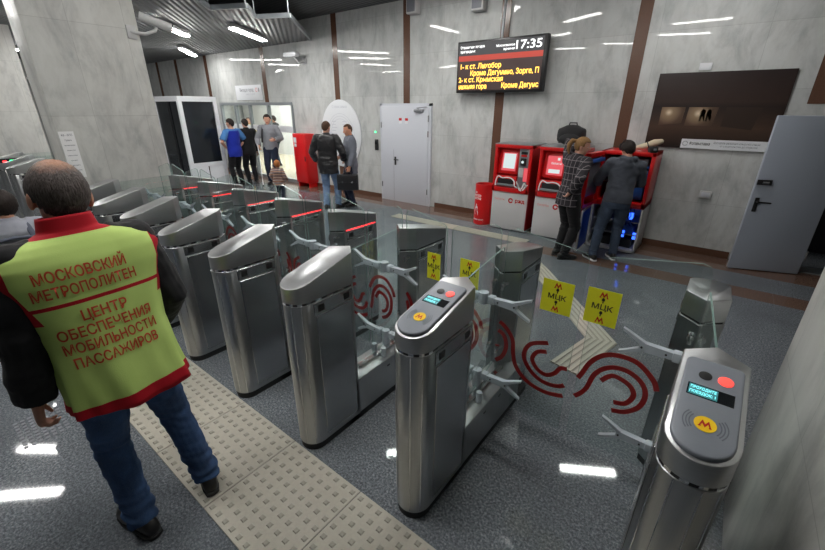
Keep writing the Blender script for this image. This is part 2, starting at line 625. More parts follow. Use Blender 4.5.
# white steel service door
def white_door():
    d = struct('door_1', G().box(-6.36, -5.08, WY - 0.06, WY - 0.005, 0.0, 2.05, 0.006), 'white_door', 30)
    g = G()
    for x0, x1 in ((-6.42, -6.36), (-5.08, -5.02)):
        g.box(x0, x1, WY - 0.045, WY, 0, 2.1)
    g.box(-6.42, -5.02, WY - 0.045, WY, 2.05, 2.1)
    struct('door_frame', g, 'white_door', parent=d)
    struct('meeting_gap', G().box(-6.02, -6.014, WY - 0.0615, WY - 0.058, 0.02, 1.15), 'print_grey', parent=d)
    g = G().box(-5.99, -5.945, WY - 0.075, WY - 0.06, 0.82, 1.0, 0.005)
    g.tube([(-5.967, WY - 0.07, 0.94), (-5.967, WY - 0.11, 0.94), (-5.85, WY - 0.11, 0.94)], 0.011, caps=True)
    struct('door_handle', g, 'black', 40, d)
    g = G().box(-5.42, -5.2, WY - 0.12, WY - 0.06, 1.93, 1.99, 0.01)
    g.tube([(-5.3, WY - 0.09, 1.99), (-5.3, WY - 0.16, 2.01), (-5.12, WY - 0.07, 2.03)], 0.01)
    struct('door_closer', g, 'machine_steel', 40, d)
    for x in (-5.82, -5.65):
        struct('warning_sticker', G().box(x - 0.04, x + 0.04, WY - 0.0615, WY - 0.06, 1.76, 1.81), 'red', parent=d)
        struct('warning_sticker', G().box(x - 0.04, x + 0.04, WY - 0.0615, WY - 0.06, 1.7, 1.755), 'white', parent=d)
    for z in (0.25, 1.45, 1.75):
        struct('hinge', G().cyl((-5.075, WY - 0.065, z), (-5.075, WY - 0.065, z + 0.12), 0.012), 'chrome', 40, d)
    for z in (0.3, 1.6):
        struct('hinge', G().cyl((-6.37, WY - 0.065, z), (-6.37, WY - 0.065, z + 0.12), 0.012), 'chrome', 40, d)
white_door()

# open grey door on the right and the dark room behind it
def grey_door():
    a = Vector((0.33, 6.64, 0))
    b = Vector((1.07, 6.92, 0))
    L = (b - a).length
    ang = math.atan2(b.y - a.y, b.x - a.x)
    d = struct('door_2', G().box(0, L, 0, 0.05, 0.012, 1.95, 0.012), 'grey_door', 30)
    d.location = a
    d.rotation_euler = (0, 0, ang)
    g = G().box(0.045, 0.09, -0.016, 0, 0.8, 0.98, 0.005)
    g.tube([(0.067, -0.01, 0.93), (0.067, -0.05, 0.93), (0.2, -0.05, 0.925)], 0.011, caps=True)
    struct('door_handle', g, 'black', 40, d)
    g = G().box(0.004, 0.16, -0.02, 0, 1.14, 1.205, 0.005)
    struct('lock_plate', g, 'black', 40, d)
    struct('lock_cylinder', G().box(0.06, 0.13, -0.024, -0.018, 1.155, 1.185, 0.003), 'chrome', 40, d)
    struct('hinge', G().cyl((L, -0.01, 0.2), (L, -0.01, 0.34), 0.012).cyl((L, -0.01, 1.6), (L, -0.01, 1.74), 0.012), 'chrome', 40, d)
    g = G()
    g.box(0.36, 0.42, WY - 0.02, WY + 0.1, 0, 1.88)
    g.box(1.7, 1.76, WY - 0.02, WY + 0.1, 0, 1.88)
    struct('door_frame_right', g, 'grey_door')
    struct('sill_trim', G().box(0.42, 1.7, WY - 0.03, WY + 0.24, 0, 0.012), 'alu')
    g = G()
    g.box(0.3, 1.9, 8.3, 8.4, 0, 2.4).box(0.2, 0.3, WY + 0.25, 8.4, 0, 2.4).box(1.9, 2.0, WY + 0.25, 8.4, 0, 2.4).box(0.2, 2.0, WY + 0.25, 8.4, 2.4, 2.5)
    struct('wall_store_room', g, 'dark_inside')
grey_door()

# ------------------------------------------------------------------ lamps
def lamp(p, q, z, label, zc, group=None, w=0.13):
    p, q = Vector((p[0], p[1], 0)), Vector((q[0], q[1], 0))
    c = (p + q) / 2
    L = (q - p).length / 2
    t = thing('ceiling_light', label, 'ceiling light', (c.x, c.y, z), math.atan2(q.y - p.y, q.x - p.x), group)
    G().box(-L - 0.03, L + 0.03, -w / 2 - 0.02, w / 2 + 0.02, 0.012, 0.075, 0.012).build('housing', 'machine_grey', t)
    G().box(-L, L, -w / 2, w / 2, -0.012, 0.014, 0.008).build('diffuser', 'lamp', t)
    g = G()
    for s in (-0.6, 0.6):
        g.cyl((L * s, 0, 0.07), (L * s, 0, zc - z), 0.01, n=8)
    g.build('suspension_rod', 'alu', t)
    return t
lamp((-8.96, 3.88), (-9.8, 4.74), 3.4, 'lit strip lamp under the corrugated ceiling, nearest the large pillar', 3.5)
lamp((-12.0, 5.6), (-13.3, 6.55), 3.4, 'lit strip lamp farthest back under the corrugated ceiling', 3.5)
lamp((-8.15, 4.83), (-9.04, 6.1), 3.4, 'lit strip lamp beside the stepped edge of the corrugated ceiling', 3.5)
LG = 'strip lamps out of view, seen only as streaks in wall and floor'
LL = 'strip lamp above the frame, mirrored as a streak in polished wall or floor'
for p, q in (((-3.65, 4.0), (-2.8, 4.5)), ((-1.75, 2.36), (-0.68, 2.36)), ((-6.3, 5.4), (-6.3, 4.3)), ((-5.33, -0.1), (-4.5, -0.43)),
             ((-2.25, 0.9), (-1.15, 0.5)), ((-3.8, 0.13), (-2.9, -0.3)), ((-4.69, 5.03), (-3.9, 6.0)), ((-4.7, 2.3), (-4.0, 2.55)), ((-1.04, 5.63), (-0.26, 6.1)),
             ):
    lamp(p, q, 3.8, LL, 3.95, LG)
for p, q in (((-10.8, 3.3), (-10.35, 2.25)), ((-9.3, 0.6), (-8.5, 0.9)), ((-8.4, -0.1), (-7.75, 0.4)), ((-7.45, -0.5), (-6.83, 0.1)), ((-13.6, 5.0), (-12.9, 4.2)), ((-12.5, 0.2), (-11.5, 0.4)), ((-16, 3), (-15, 3.5))):
    lamp(p, q, 3.4, LL, 3.5, LG)
LH = 'strip lamp of the bright hall behind the glass doors'
for p, q in (((-14.6, 8.6), (-13.2, 8.6)), ((-12.4, 8.6), (-11.0, 8.6)), ((-16.6, 8.6), (-15.2, 8.6)), ((-14.6, 10.2), (-13.2, 10.2)), ((-12.4, 10.2), (-11.0, 10.2)), ((-16.6, 10.2), (-15.2, 10.2))):
    lamp(p, q, 3.0, LH, 4.0, 'strip lamps of the hall behind the glass doors', w=0.28)

# ------------------------------------------------------------------ paving
g = G()
X0, X1, Y0, Y1 = -11.9, 2.4, 0.48, 1.075
for k in range(int((X1 - X0) / 0.595) + 1):
    x = X0 + k * 0.595
    g.box(x, x + 0.59, Y0, Y1, 0.0, 0.008, 0.002, seg=1)
nx = int((X1 - X0) / 0.0661)
for i in range(nx):
    x = X0 + 0.033 + i * 0.0661
    if x < -6.5:
        continue
    for j in range(9):
        y = Y0 + 0.033 + j * 0.0661
        a, b = 0.0145, 0.010
        lo = [g.bm.verts.new((x + sx * a, y + sy * a, 0.008)) for sx, sy in ((-1, -1), (1, -1), (1, 1), (-1, 1))]
        hi = [g.bm.verts.new((x + sx * b, y + sy * b, 0.013)) for sx, sy in ((-1, -1), (1, -1), (1, 1), (-1, 1))]
        fs = [g.bm.faces.new(hi)] + [g.bm.faces.new((lo[m], lo[(m + 1) % 4], hi[(m + 1) % 4], hi[m])) for m in range(4)]
        for f in fs:
            f.material_index = 1
tag(g.build('tactile_paving', ['tactile', 'tactile_stud'], smooth=0, recalc=False), 'cream strip of studded tactile paving running past the front of the turnstiles', 'paving')

def ribbed_path(pts, w, ribs):
    g = G()
    P = [Vector((p[0], p[1], 0)) for p in pts]
    def off(i, d):
        a = P[max(0, i - 1)]
        b = P[min(len(P) - 1, i + 1)]
        if i == 0:
            t = (P[1] - P[0]).normalized()
            return P[i] + Vector((-t.y, t.x, 0)) * d
        if i == len(P) - 1:
            t = (P[i] - P[i - 1]).normalized()
            return P[i] + Vector((-t.y, t.x, 0)) * d
        t1, t2 = (P[i] - P[i - 1]).normalized(), (P[i + 1] - P[i]).normalized()
        n1, n2 = Vector((-t1.y, t1.x, 0)), Vector((-t2.y, t2.x, 0))
        m = (n1 + n2).normalized()
        return P[i] + m * (d / max(0.3, m.dot(n1)))
    def strip(d0, d1, z, mi):
        rg = []
        for i in range(len(P)):
            a, b = off(i, d0), off(i, d1)
            rg.append([a, b, b + Vector((0, 0, z)), a + Vector((0, 0, z))])
        g.rings(rg, mi)
    strip(-w / 2, w / 2, 0.006, 1)
    for k in range(ribs):
        c = -w / 2 + w * (k + 0.5) / ribs
        strip(c - w / ribs * 0.3, c + w / ribs * 0.3, 0.012, 0)
    return g
o = ribbed_path([(-0.68, 2.95), (-0.545, 3.60), (-1.66, 4.95), (-1.95, 5.27)], 0.25, 5).build('guide_paving', ['tactile', 'tactile_stud'], smooth=0)
tag(o, 'cream ribbed guide path bending away behind the wide glass gate', 'paving')
o = ribbed_path([(-5.1, 6.0), (-2.3, 6.0)], 0.26, 5).build('guide_paving', ['tactile', 'tactile_stud'], smooth=0)
tag(o, 'pale ribbed guide strip along the floor in front of the back wall', 'paving')
g = G()
for i in range(9):
    for j in range(7):
        x, y = -3.42 + i * 0.04, -0.02 + j * 0.036
        g.box(x, x + 0.024, y, y + 0.022, 0, 0.004)
tag(g.build('grip_studs', 'print_grey', smooth=0), 'small patch of raised grey studs on the floor below the vest man\'s hand', 'floor studs')

# ------------------------------------------------------------------ turnstiles
YM = 1.945                     # middle line of the row
HW = 0.095                     # half width of a cabinet
def arc(cx, cy, r, a0, a1, n):
    return [(cx + r * math.cos(R(a0 + (a1 - a0) * k / n)), cy + r * math.sin(R(a0 + (a1 - a0) * k / n))) for k in range(n + 1)]
def near_plan(yc, ya, w=HW, yf=1.08):
    return arc(0, yf + w, w, 180, 360, 16) + [(w, yc), (0, ya), (-w, yc)]
def mirror(pts):
    return [(x, 2 * YM - y) for x, y in pts][::-1]

M_LOGO = [(-0.5, 0), (-0.3, 0.0), (-0.3, 0.09), (-0.34, 0.09), (-0.22, 0.42), (0, 0), (0.22, 0.42), (0.34, 0.09), (0.3, 0.09), (0.3, 0), (0.5, 0), (0.5, 0.09), (0.46, 0.09), (0.24, 0.8), (0.0, 0.36), (-0.24, 0.8), (-0.46, 0.09), (-0.5, 0.09)]
def letter_m(g, cx, cz, s, mat, mi, th=0.0008):
    """the metro M as a thin raised shape"""
    pts = [(cx + x * s, cz + (z - 0.4) * s) for x, z in M_LOGO]
    g.prism(pts, 0, th, mi, mat=mat)

def catmull(P, n=6):
    out = []
    for i in range(len(P) - 1):
        p0, p1, p2, p3 = P[max(0, i - 1)], P[i], P[i + 1], P[min(len(P) - 1, i + 2)]
        for k in range(n):
            t = k / n
            out.append(tuple(0.5 * ((2 * p1[j]) + (-p0[j] + p2[j]) * t + (2 * p0[j] - 5 * p1[j] + 4 * p2[j] - p3[j]) * t * t + (-p0[j] + 3 * p1[j] - 3 * p2[j] + p3[j]) * t ** 3) for j in (0, 1)))
    out.append(P[-1])
    return out

# the red ribbon drawing on a pair of gate leaves, x measured from the left hinge over a lane 1.07 wide
SA = [(1.07, 0.60), (1.04, 0.66), (0.95, 0.73), (0.85, 0.737), (0.77, 0.705), (0.71, 0.63), (0.67, 0.52), (0.61, 0.41), (0.53, 0.375), (0.44, 0.385), (0.365, 0.44), (0.325, 0.52), (0.36, 0.615), (0.47, 0.665)]
SB = [(0.88, 0.37), (0.95, 0.395), (1.01, 0.46), (1.025, 0.55), (0.99, 0.62), (0.91, 0.66), (0.82, 0.645), (0.75, 0.57), (0.715, 0.44), (0.65, 0.355), (0.57, 0.315), (0.47, 0.305), (0.36, 0.335), (0.28, 0.41), (0.25, 0.5), (0.235, 0.6), (0.18, 0.67), (0.11, 0.71)]
SCC = [(0.79, 0.54), (0.83, 0.59), (0.87, 0.60), (0.94, 0.575), (0.97, 0.52), (0.94, 0.45), (0.88, 0.43)]
SD = [(0.47, 0.6), (0.41, 0.575), (0.385, 0.51), (0.43, 0.45), (0.49, 0.435), (0.54, 0.47), (0.57, 0.52), (0.61, 0.53)]
SE = [(0.11, 0.64), (0.17, 0.61), (0.195, 0.53), (0.17, 0.44), (0.11, 0.385)]
SF = [(0.11, 0.55), (0.13, 0.515), (0.11, 0.475)]

GY = 2.18                      # plane of the glass leaves
def leaf(parent, xh, xe, side, lane_x, lane_w, sticker_x=None):
    """a gate leaf from its hinge xh to its free edge xe (local x); side +1 opens to +x"""
    L = abs(xe - xh)
    s = 1 if xe > xh else -1
    zt, ze, zb, r = 1.345, 1.285, 0.06, 0.045
    out = [(0, zb + 0.03), (0.03, zb), (L - 0.005, zb), (L, zb + 0.005), (L, ze - r)]
    out += [(L - r + r * math.cos(R(a)), ze - r + r * math.sin(R(a))) for a in (20, 45, 70, 90)]
    out += [(0.05 + 0.0, zt), (0.015, zt - 0.012), (0, zt - 0.05)]
    pts = [(xh + s * a, z) for a, z in out]
    if s < 0:
        pts = pts[::-1]
    up = Matrix(((1, 0, 0, 0), (0, 0, -1, GY + 0.005), (0, 1, 0, 0), (0, 0, 0, 1)))
    g = G().prism(pts, 0, 0.008, 0, mat=up)
    g.bm.normal_update()
    for f in g.bm.faces:
        if abs(f.normal.y) < 0.5 and f.calc_center_median().z > 0.3:
            f.material_index = 1
    lf = g.build('glass_leaf', ['glass', 'glass_edge'], parent, 0)
    lo, hi = min(xh, xe) + 0.003, max(xh, xe) - 0.003
    def clip(P, scale):
        c = [(lane_x + a * scale, z) for a, z in catmull(P)]
        runs, cur = [], []
        for p in c:
            if lo <= p[0] <= hi:
                cur.append(p)
            else:
                if len(cur) > 1:
                    runs.append(cur)
                cur = []
        if len(cur) > 1:
            runs.append(cur)
        return runs
    g = G()
    for P in (SA, SB, SCC, SD, SE, SF):
        for run in clip(P, lane_w / 1.07):
            g.ribbon(run, 0.028, GY - 0.0085, 0.003)
    g.build('red_ribbon_pattern', 'dark_red', lf, 0)
    if sticker_x is not None:
        sx0, sx1, sz0, sz1 = sticker_x
        cx, cz = (sx0 + sx1) / 2, (sz0 + sz1) / 2
        h = (sz1 - sz0)
        g = G().box(sx0, sx1, GY - 0.008, GY - 0.0055, sz0, sz1)
        fy = face_y(cx, GY - 0.0082, cz)
        for dz in (0.36, -0.36):
            letter_m(g, 0, dz * h, h * 0.22, fy, 1)
        g.text('МЦК', h * 0.215, fy, 2, bold=0.0007, width=h * 0.52)
        for dz in (0.19, -0.19):
            g.prism([(-0.008, dz * h), (0.008, dz * h), (0.008, dz * h + 0.012), (0, dz * h + 0.02), (-0.008, dz * h + 0.012)], 0, 0.0008, 2, mat=fy)
            g.prism([(-0.003, dz * h - 0.014), (0.003, dz * h - 0.014), (0.003, dz * h + 0.002), (-0.003, dz * h + 0.002)], 0, 0.0008, 2, mat=fy)
        g.build('sticker', ['sticker', 'red_print', 'black_print'], lf, 0)
    return lf

def barrier(parent, z, s, low):
    """a forked paddle reaching s (+1 right, -1 left)"""
    y = 1.93
    g = G()
    g.box(0.035, 0.075, y - 0.022, y + 0.022, z - 0.024, z + 0.024, 0.006)
    # main bar
    w = 0.016
    g.rings([[Vector((x, y - a, z - b)), Vector((x, y + a, z - b)), Vector((x, y + a, z + b)), Vector((x, y - a, z + b))]
             for x, a, b in ((0.07, 0.016, 0.017), (0.12, 0.016, 0.019), (0.19, 0.015, 0.022), (0.212, 0.013, 0.03))])
    for t in (1, -1):
        P = [(0.19, z + t * 0.012), (0.225, z + t * 0.03), (0.262, z + t * 0.05), (0.292, z + t * 0.064)]
        g.rings([[Vector((px, y - 0.013 + 0.001 * i, pz - 0.012 + i * 0.002)), Vector((px, y + 0.013 - 0.001 * i, pz - 0.012 + i * 0.002)), Vector((px, y + 0.013 - 0.001 * i, pz + 0.012 - i * 0.002)), Vector((px, y - 0.013 + 0.001 * i, pz + 0.012 - i * 0.002))] for i, (px, pz) in enumerate(P)])
    if s < 0:
        bmesh.ops.scale(g.bm, vec=(-1, 1, 1), verts=g.bm.verts)
    g.xform(Matrix.Translation((-0.045, 0, 0)))
    a = g.build('barrier_arm', 'arm', parent, 30)
    for xx in (0.1, 0.2):
        G().cyl((s * xx - 0.045, y - 0.02, z), (s * xx - 0.045, y - 0.012, z), 0.005, n=10).build('screw', 'black', a, 30)
    return a

def turnstile(x, label, reader=None, left=None, right=None, red=True, stick_l=None, stick_r=None):
    """left/right: distance to the lane's middle on that side, None for no leaf"""
    t = thing('turnstile', label, 'turnstile', (x, 0, 0), 0, 'turnstiles in a row')
    yc, ya, zf, zb = (1.555, 1.64, 1.108, 1.212) if reader else (1.49, 1.575, 1.117, 1.23)
    NF = 1.115 if reader else 1.08
    near = near_plan(yc, ya, HW, NF)
    FS = (-0.075 if right else -0.05) if reader else -0.08
    AX = -0.045
    FD = 0.0 if reader else -0.08
    FE = 1.15 if reader else 1.12
    shf = lambda P: [(a + FS, b + FD) for a, b in P]
    far = shf(mirror(near_plan(1.585, 1.67, HW, FE)))
    G().prism(near_plan(yc - 0.005, ya - 0.01, HW - 0.006, NF + 0.006), 0, 0.052).box(-HW + 0.006, HW - 0.006, 1.4, 2.5, 0, 0.052).prism(shf(mirror(near_plan(1.58, 1.66, HW - 0.006, FE + 0.006))), 0, 0.052).build('plinth', 'black_rubber', t, 30)
    nb = G().prism(near, 0.05, 1.018, bev=0.002, seg=1).build('near_cabinet', 'steel', t, 30)
    # grooves on the rounded front
    g = G()
    for a in (215, 248, 292, 325):
        cx, cy = HW * math.cos(R(a)), NF + HW + HW * math.sin(R(a))
        g.cyl((cx, cy, 0.06), (cx, cy, 1.012), 0.0022, n=6)
    g.build('front_seam', 'chrome', nb, 30)
    for s in (1, -1):
        xx = s * HW
        sp = G().box(min(xx, xx + s * 0.006), max(xx, xx + s * 0.006), NF + 0.12, yc - 0.025, 0.09, 0.93, 0.0035, seg=1).build('side_panel', 'steel_panel', nb, 0)
        g = G().box(min(xx, xx + s * 0.006), max(xx, xx + s * 0.006), NF + 0.11, yc - 0.015, 0.94, 1.012, 0.0015, seg=1)
        for yy in (NF + 0.135, yc - 0.085):
            g.box(min(xx + s * 0.003, xx + s * 0.0068), max(xx + s * 0.003, xx + s * 0.0068), yy, yy + 0.045, 0.957, 0.997, mi=1)
        g.build('sensor_strip', ['steel_panel', 'black'], nb, 0)
    ring = arc(0, NF + HW, HW - 0.003, 180, 360, 24)
    for s in (1, -1):
        side = [(s * (HW - 0.003), NF + 0.11 + (yc - NF - 0.12) * k / 14) for k in range(15)]
        ring = ring + side if s > 0 else ring + side[::-1]
    g = G().prism(ring, 1.016, 1.034, 0)
    for i, f in enumerate(list(g.bm.faces)[2:]):
        f.material_index = (i // 2) % 2
    g.build('shadow_gap', ['black', 'chrome'], nb, 0)
    def top(_x, y):
        k = min(1.0, max(0.0, (y - NF) / (yc - NF)))
        return zf + (zb - zf) * k
    cap = G().prism(near, 1.032, top, bev=0.005).build('near_cap', 'steel_cap', t, 35)
    # bridge between the two cabinets
    g = G().box(-HW, HW, yc - 0.02, 2 * YM - 1.585 + 0.02, 0.052, 0.33, 0.004, seg=1)
    br = g.build('bridge', 'steel', t, 0)
    for s in (1, -1):
        for yy in (1.78, 1.98):
            G().box(min(s * HW, s * (HW + 0.002)), max(s * HW, s * (HW + 0.002)), yy, yy + 0.028, 0.27, 0.281).build('slot', 'black', br, 0)
    g = G().box(-0.018, 0.018, yc + 0.1, 2.2, 0.33, 0.35, 0.003)
    g.build('glazing_channel', 'chrome', br, 0)
    for yy in (1.80,):
        for s in (1, -1):
            G().cyl((s * 0.045, yy, 0.33), (s * 0.045, yy, 0.4), 0.02, 0.018, 14).build('pivot_post', 'arm', br, 30)
    # far cabinet, a mirror image
    fb = G().prism(far, 0.05, 1.018, bev=0.002, seg=1).build('far_cabinet', 'steel', t, 30)
    G().prism(shf(mirror(near_plan(1.58, 1.665, HW - 0.006, FE + 0.006))), 1.016, 1.034).build('shadow_gap', 'black', fb, 30)
    for s in (1, -1):
        xx = s * HW + FS
        y0, y1 = 2 * YM - 1.56 + FD, 2 * YM - FE - 0.12 + FD
        G().box(min(xx, xx + s * 0.004), max(xx, xx + s * 0.004), y0, y1, 0.09, 0.93, 0.0015, seg=1).build('side_panel', 'steel_panel', fb, 0)
        g = G().box(min(xx, xx + s * 0.004), max(xx, xx + s * 0.004), y0, y1 + 0.01, 0.94, 1.012, 0.0015, seg=1)
        for yy in (y0 + 0.03, y1 - 0.06):
            g.box(min(xx + s * 0.003, xx + s * 0.0068), max(xx + s * 0.003, xx + s * 0.0068), yy, yy + 0.045, 0.957, 0.997, mi=1)
        g.build('sensor_strip', ['steel_panel', 'black'], fb, 0)
        if red:
            G().box(min(xx - s * 0.004, xx + s * 0.003), max(xx - s * 0.004, xx + s * 0.003), y0 + 0.0, 2 * YM - FE - 0.08 + FD, 1.022, 1.0275).build('red_light_strip', 'led_red', fb, 0)
    ft = (1.17 if right else 1.155) if reader else 1.195
    def ftop(_x, y):
        return 1.09 + (ft - 1.09) * min(1.0, max(0.0, (2 * YM + FD - y - FE) / (1.585 - FE)))
    fc = G().prism(far, 1.032, ftop, bev=0.005).build('far_cap', 'steel_cap', t, 35)
    # fixed glass along the middle
    g = G().prism([(-0.004, ya - 0.01), (0.004, ya - 0.01), (FS + 0.004, 2.225 + FD), (FS - 0.004, 2.225 + FD)], 0.345, 1.2, 0)
    g.bm.normal_update()
    for f in g.bm.faces:
        if abs(f.normal.x) < 0.5:
            f.material_index = 1
    g.build('glass_screen', ['glass', 'glass_edge'], t, 0)
    # barrier arms
    hub = G().cyl((AX, 1.93, 0.935), (AX, 1.93, 1.005), 0.03, n=18).build('arm_hub', 'arm', t, 30)
    lh = G().cyl((AX, 1.93, 0.33), (AX, 1.93, 0.455), 0.028, n=18).build('arm_hub', 'arm', t, 30)
    for s in (1, -1):
        if s > 0 and right is None:
            continue
        barrier(t, 0.97, s, False)
        barrier(t, 0.43, s, True)
    # clamps holding the leaves
    for s, d in ((1, right), (-1, left)):
        if d is None:
            continue
        xh = s * 0.02 + FS * 0.8
        lane_w = 2 * d - 0.0
        lf = leaf(t, xh, s * (d - 0.018) + FS * 0.8, s, (0.0 if s > 0 else -2 * d) + FS * 0.8 - 0.1, lane_w, stick_r if s > 0 else stick_l)
        xc = xh + s * 0.012
        for z in (0.5, 0.97):
            g = G().cyl((xc, GY - 0.03, z), (xc, GY + 0.02, z), 0.016, n=14)
            g.cyl((xc, GY - 0.034, z - 0.03), (xc, GY - 0.03, z + 0.012), 0.009, n=10)
            g.build('clamp', 'chrome', lf, 30)
    if reader:
        add_reader(t, yc, zf, zb)
    return t

def add_reader(t, yc, zf, zb):
    sl = math.atan2(zb - zf, yc - 1.115)
    # u across, v up the slope, n out of the slope
    base = Matrix.Translation((0, 1.115, zf + 0.001)) @ Matrix.Rotation(sl, 4, 'X')
    w = 0.08
    pl = arc(0, 0.012 + w, w, 180, 360, 18) + [(w, 0.388)] + arc(w - 0.02, 0.388, 0.02, 0, 90, 4)[1:] + arc(-w + 0.02, 0.388, 0.02, 90, 180, 4)
    p = G().prism(pl, 0, 0.016, 0, bev=0.007, mat=base, seg=3).build('reader_panel', 'reader', t, 40)
    up = base @ Matrix.Translation((0, 0, 0.016))
    g = G().box(-0.062, 0.06, 0.226, 0.278, -0.004, 0.0006, mat=up)
    g.box(-0.058, 0.018, 0.230, 0.274, 0.0004, 0.001, mi=1, mat=up)
    tt = up @ Matrix.Translation((-0.02, 0.262, 0.0012))
    g.text('ПРОХОДИТЕ', 0.016, tt, 2, bold=0.0006, ext=0.0003, width=0.068)
    g.text('ПОЕЗДОК: 1', 0.016, up @ Matrix.Translation((-0.02, 0.242, 0.0012)), 2, bold=0.0006, ext=0.0003, width=0.068)
    g.build('display', ['screen', 'cyan_back', 'cyan'], p, 0)
    g = G().prism(arc(0.032, 0.326, 0.021, 0, 345, 23), -0.002, 0.0035, mat=up, bev=0.001)
    g.build('red_signal_lamp', 'lamp_red', p, 30)
    g = G().prism(arc(-0.022, 0.326, 0.0185, 0, 345, 23), -0.002, 0.003, mat=up, bev=0.001)
    g.build('dark_signal_lamp', 'black', p, 30)
    g = G().prism(arc(0.0, 0.126, 0.028, 0, 350, 29), -0.002, 0.0022, 0, mat=up)
    letter_m(g, 0, 0, 0.033, up @ Matrix.Translation((0, 0.126, 0.0022)), 1)
    g.build('card_target', ['yellow', 'red_print'], p, 0)
    for s in (1, -1):
        g = G()
        for r in (0.038, 0.046, 0.054):
            a0, a1 = (-38, 38) if s > 0 else (142, 218)
            g.prism(arc(0, 0.126, r, a0, a1, 8)[::-1] + arc(0, 0.126, r + 0.0032, a0, a1, 8), -0.001, 0.0009, mat=up)
        g.build('wave_print', 'reader_dark', p, 0)

XS = {'a': -5.515, 'b': -4.765, 'c': -4.015, 'd': -3.24, 'e': -2.48, 'f': -1.7, 'g': -0.913, 'h': 0.13}
mid = lambda p, q: (XS[q] - XS[p]) / 2
turnstile(XS['a'], 'steel turnstile standing right beside the large marble pillar, foremost of the far end', left=0.388, right=mid('a', 'b'))
turnstile(XS['b'], 'steel turnstile second from the large marble pillar, just right of the vest man\'s head', left=mid('a', 'b'), right=mid('b', 'c'))
turnstile(XS['c'], 'steel turnstile third from the large marble pillar, rising above the vest man\'s right shoulder', left=mid('b', 'c'), right=mid('c', 'd'))
turnstile(XS['d'], 'plain topped steel turnstile whose base shows just right of the vest man\'s arm', left=mid('c', 'd'), right=mid('d', 'e'))
turnstile(XS['e'], 'plain topped steel turnstile, second nearest of those without a reader panel', left=mid('d', 'e'), right=mid('e', 'f'))
turnstile(XS['f'], 'plain topped steel turnstile directly left of the middle one with a reader panel', left=mid('e', 'f'), right=mid('f', 'g'), red=False, stick_r=(0.155, 0.265, 0.86, 1.06))
turnstile(XS['g'], 'steel turnstile with grey reader panel and cyan display in the middle foreground', reader=True, left=mid('f', 'g'), right=mid('g', 'h'), red=False,
          stick_l=(-0.3885 + 0.03, -0.3885 + 0.175, 0.88, 1.075), stick_r=(0.215, 0.395, 0.88, 1.085))
turnstile(XS['h'], 'steel turnstile with grey reader panel at lower right, nearest the right pillar', reader=True, left=mid('g', 'h'), red=False, stick_l=(-0.575, -0.405, 0.89, 1.1))
for x, lb in ((-8.75, 'steel turnstile seen just left of the large pillar, nearest of those beyond it'), (-9.5, 'second steel turnstile beyond the large pillar at the left edge'), (-10.25, 'farthest steel turnstile visible beyond the large pillar at left edge')):
    t = turnstile(x, lb, left=0.38, right=0.38)
    if x == -9.5:
        g = G().box(-0.07, 0.07, 1.2, 1.4, 0, 0.01, 0.003)
        g.xform(Matrix.Translation((0, 0, 1.15)))
        G().box(-0.075, 0.075, 1.13, 1.42, 1.10, 1.2, 0.01).build('dark_top_panel', 'screen', t, 30)
        G().box(0.0755, 0.079, 1.16, 1.21, 1.15, 1.17).build('red_signal_lamp', 'led_red', t, 0)
        G().box(0.0755, 0.079, 1.25, 1.33, 1.155, 1.175).build('green_signal_lamp', 'led_green', t, 0)

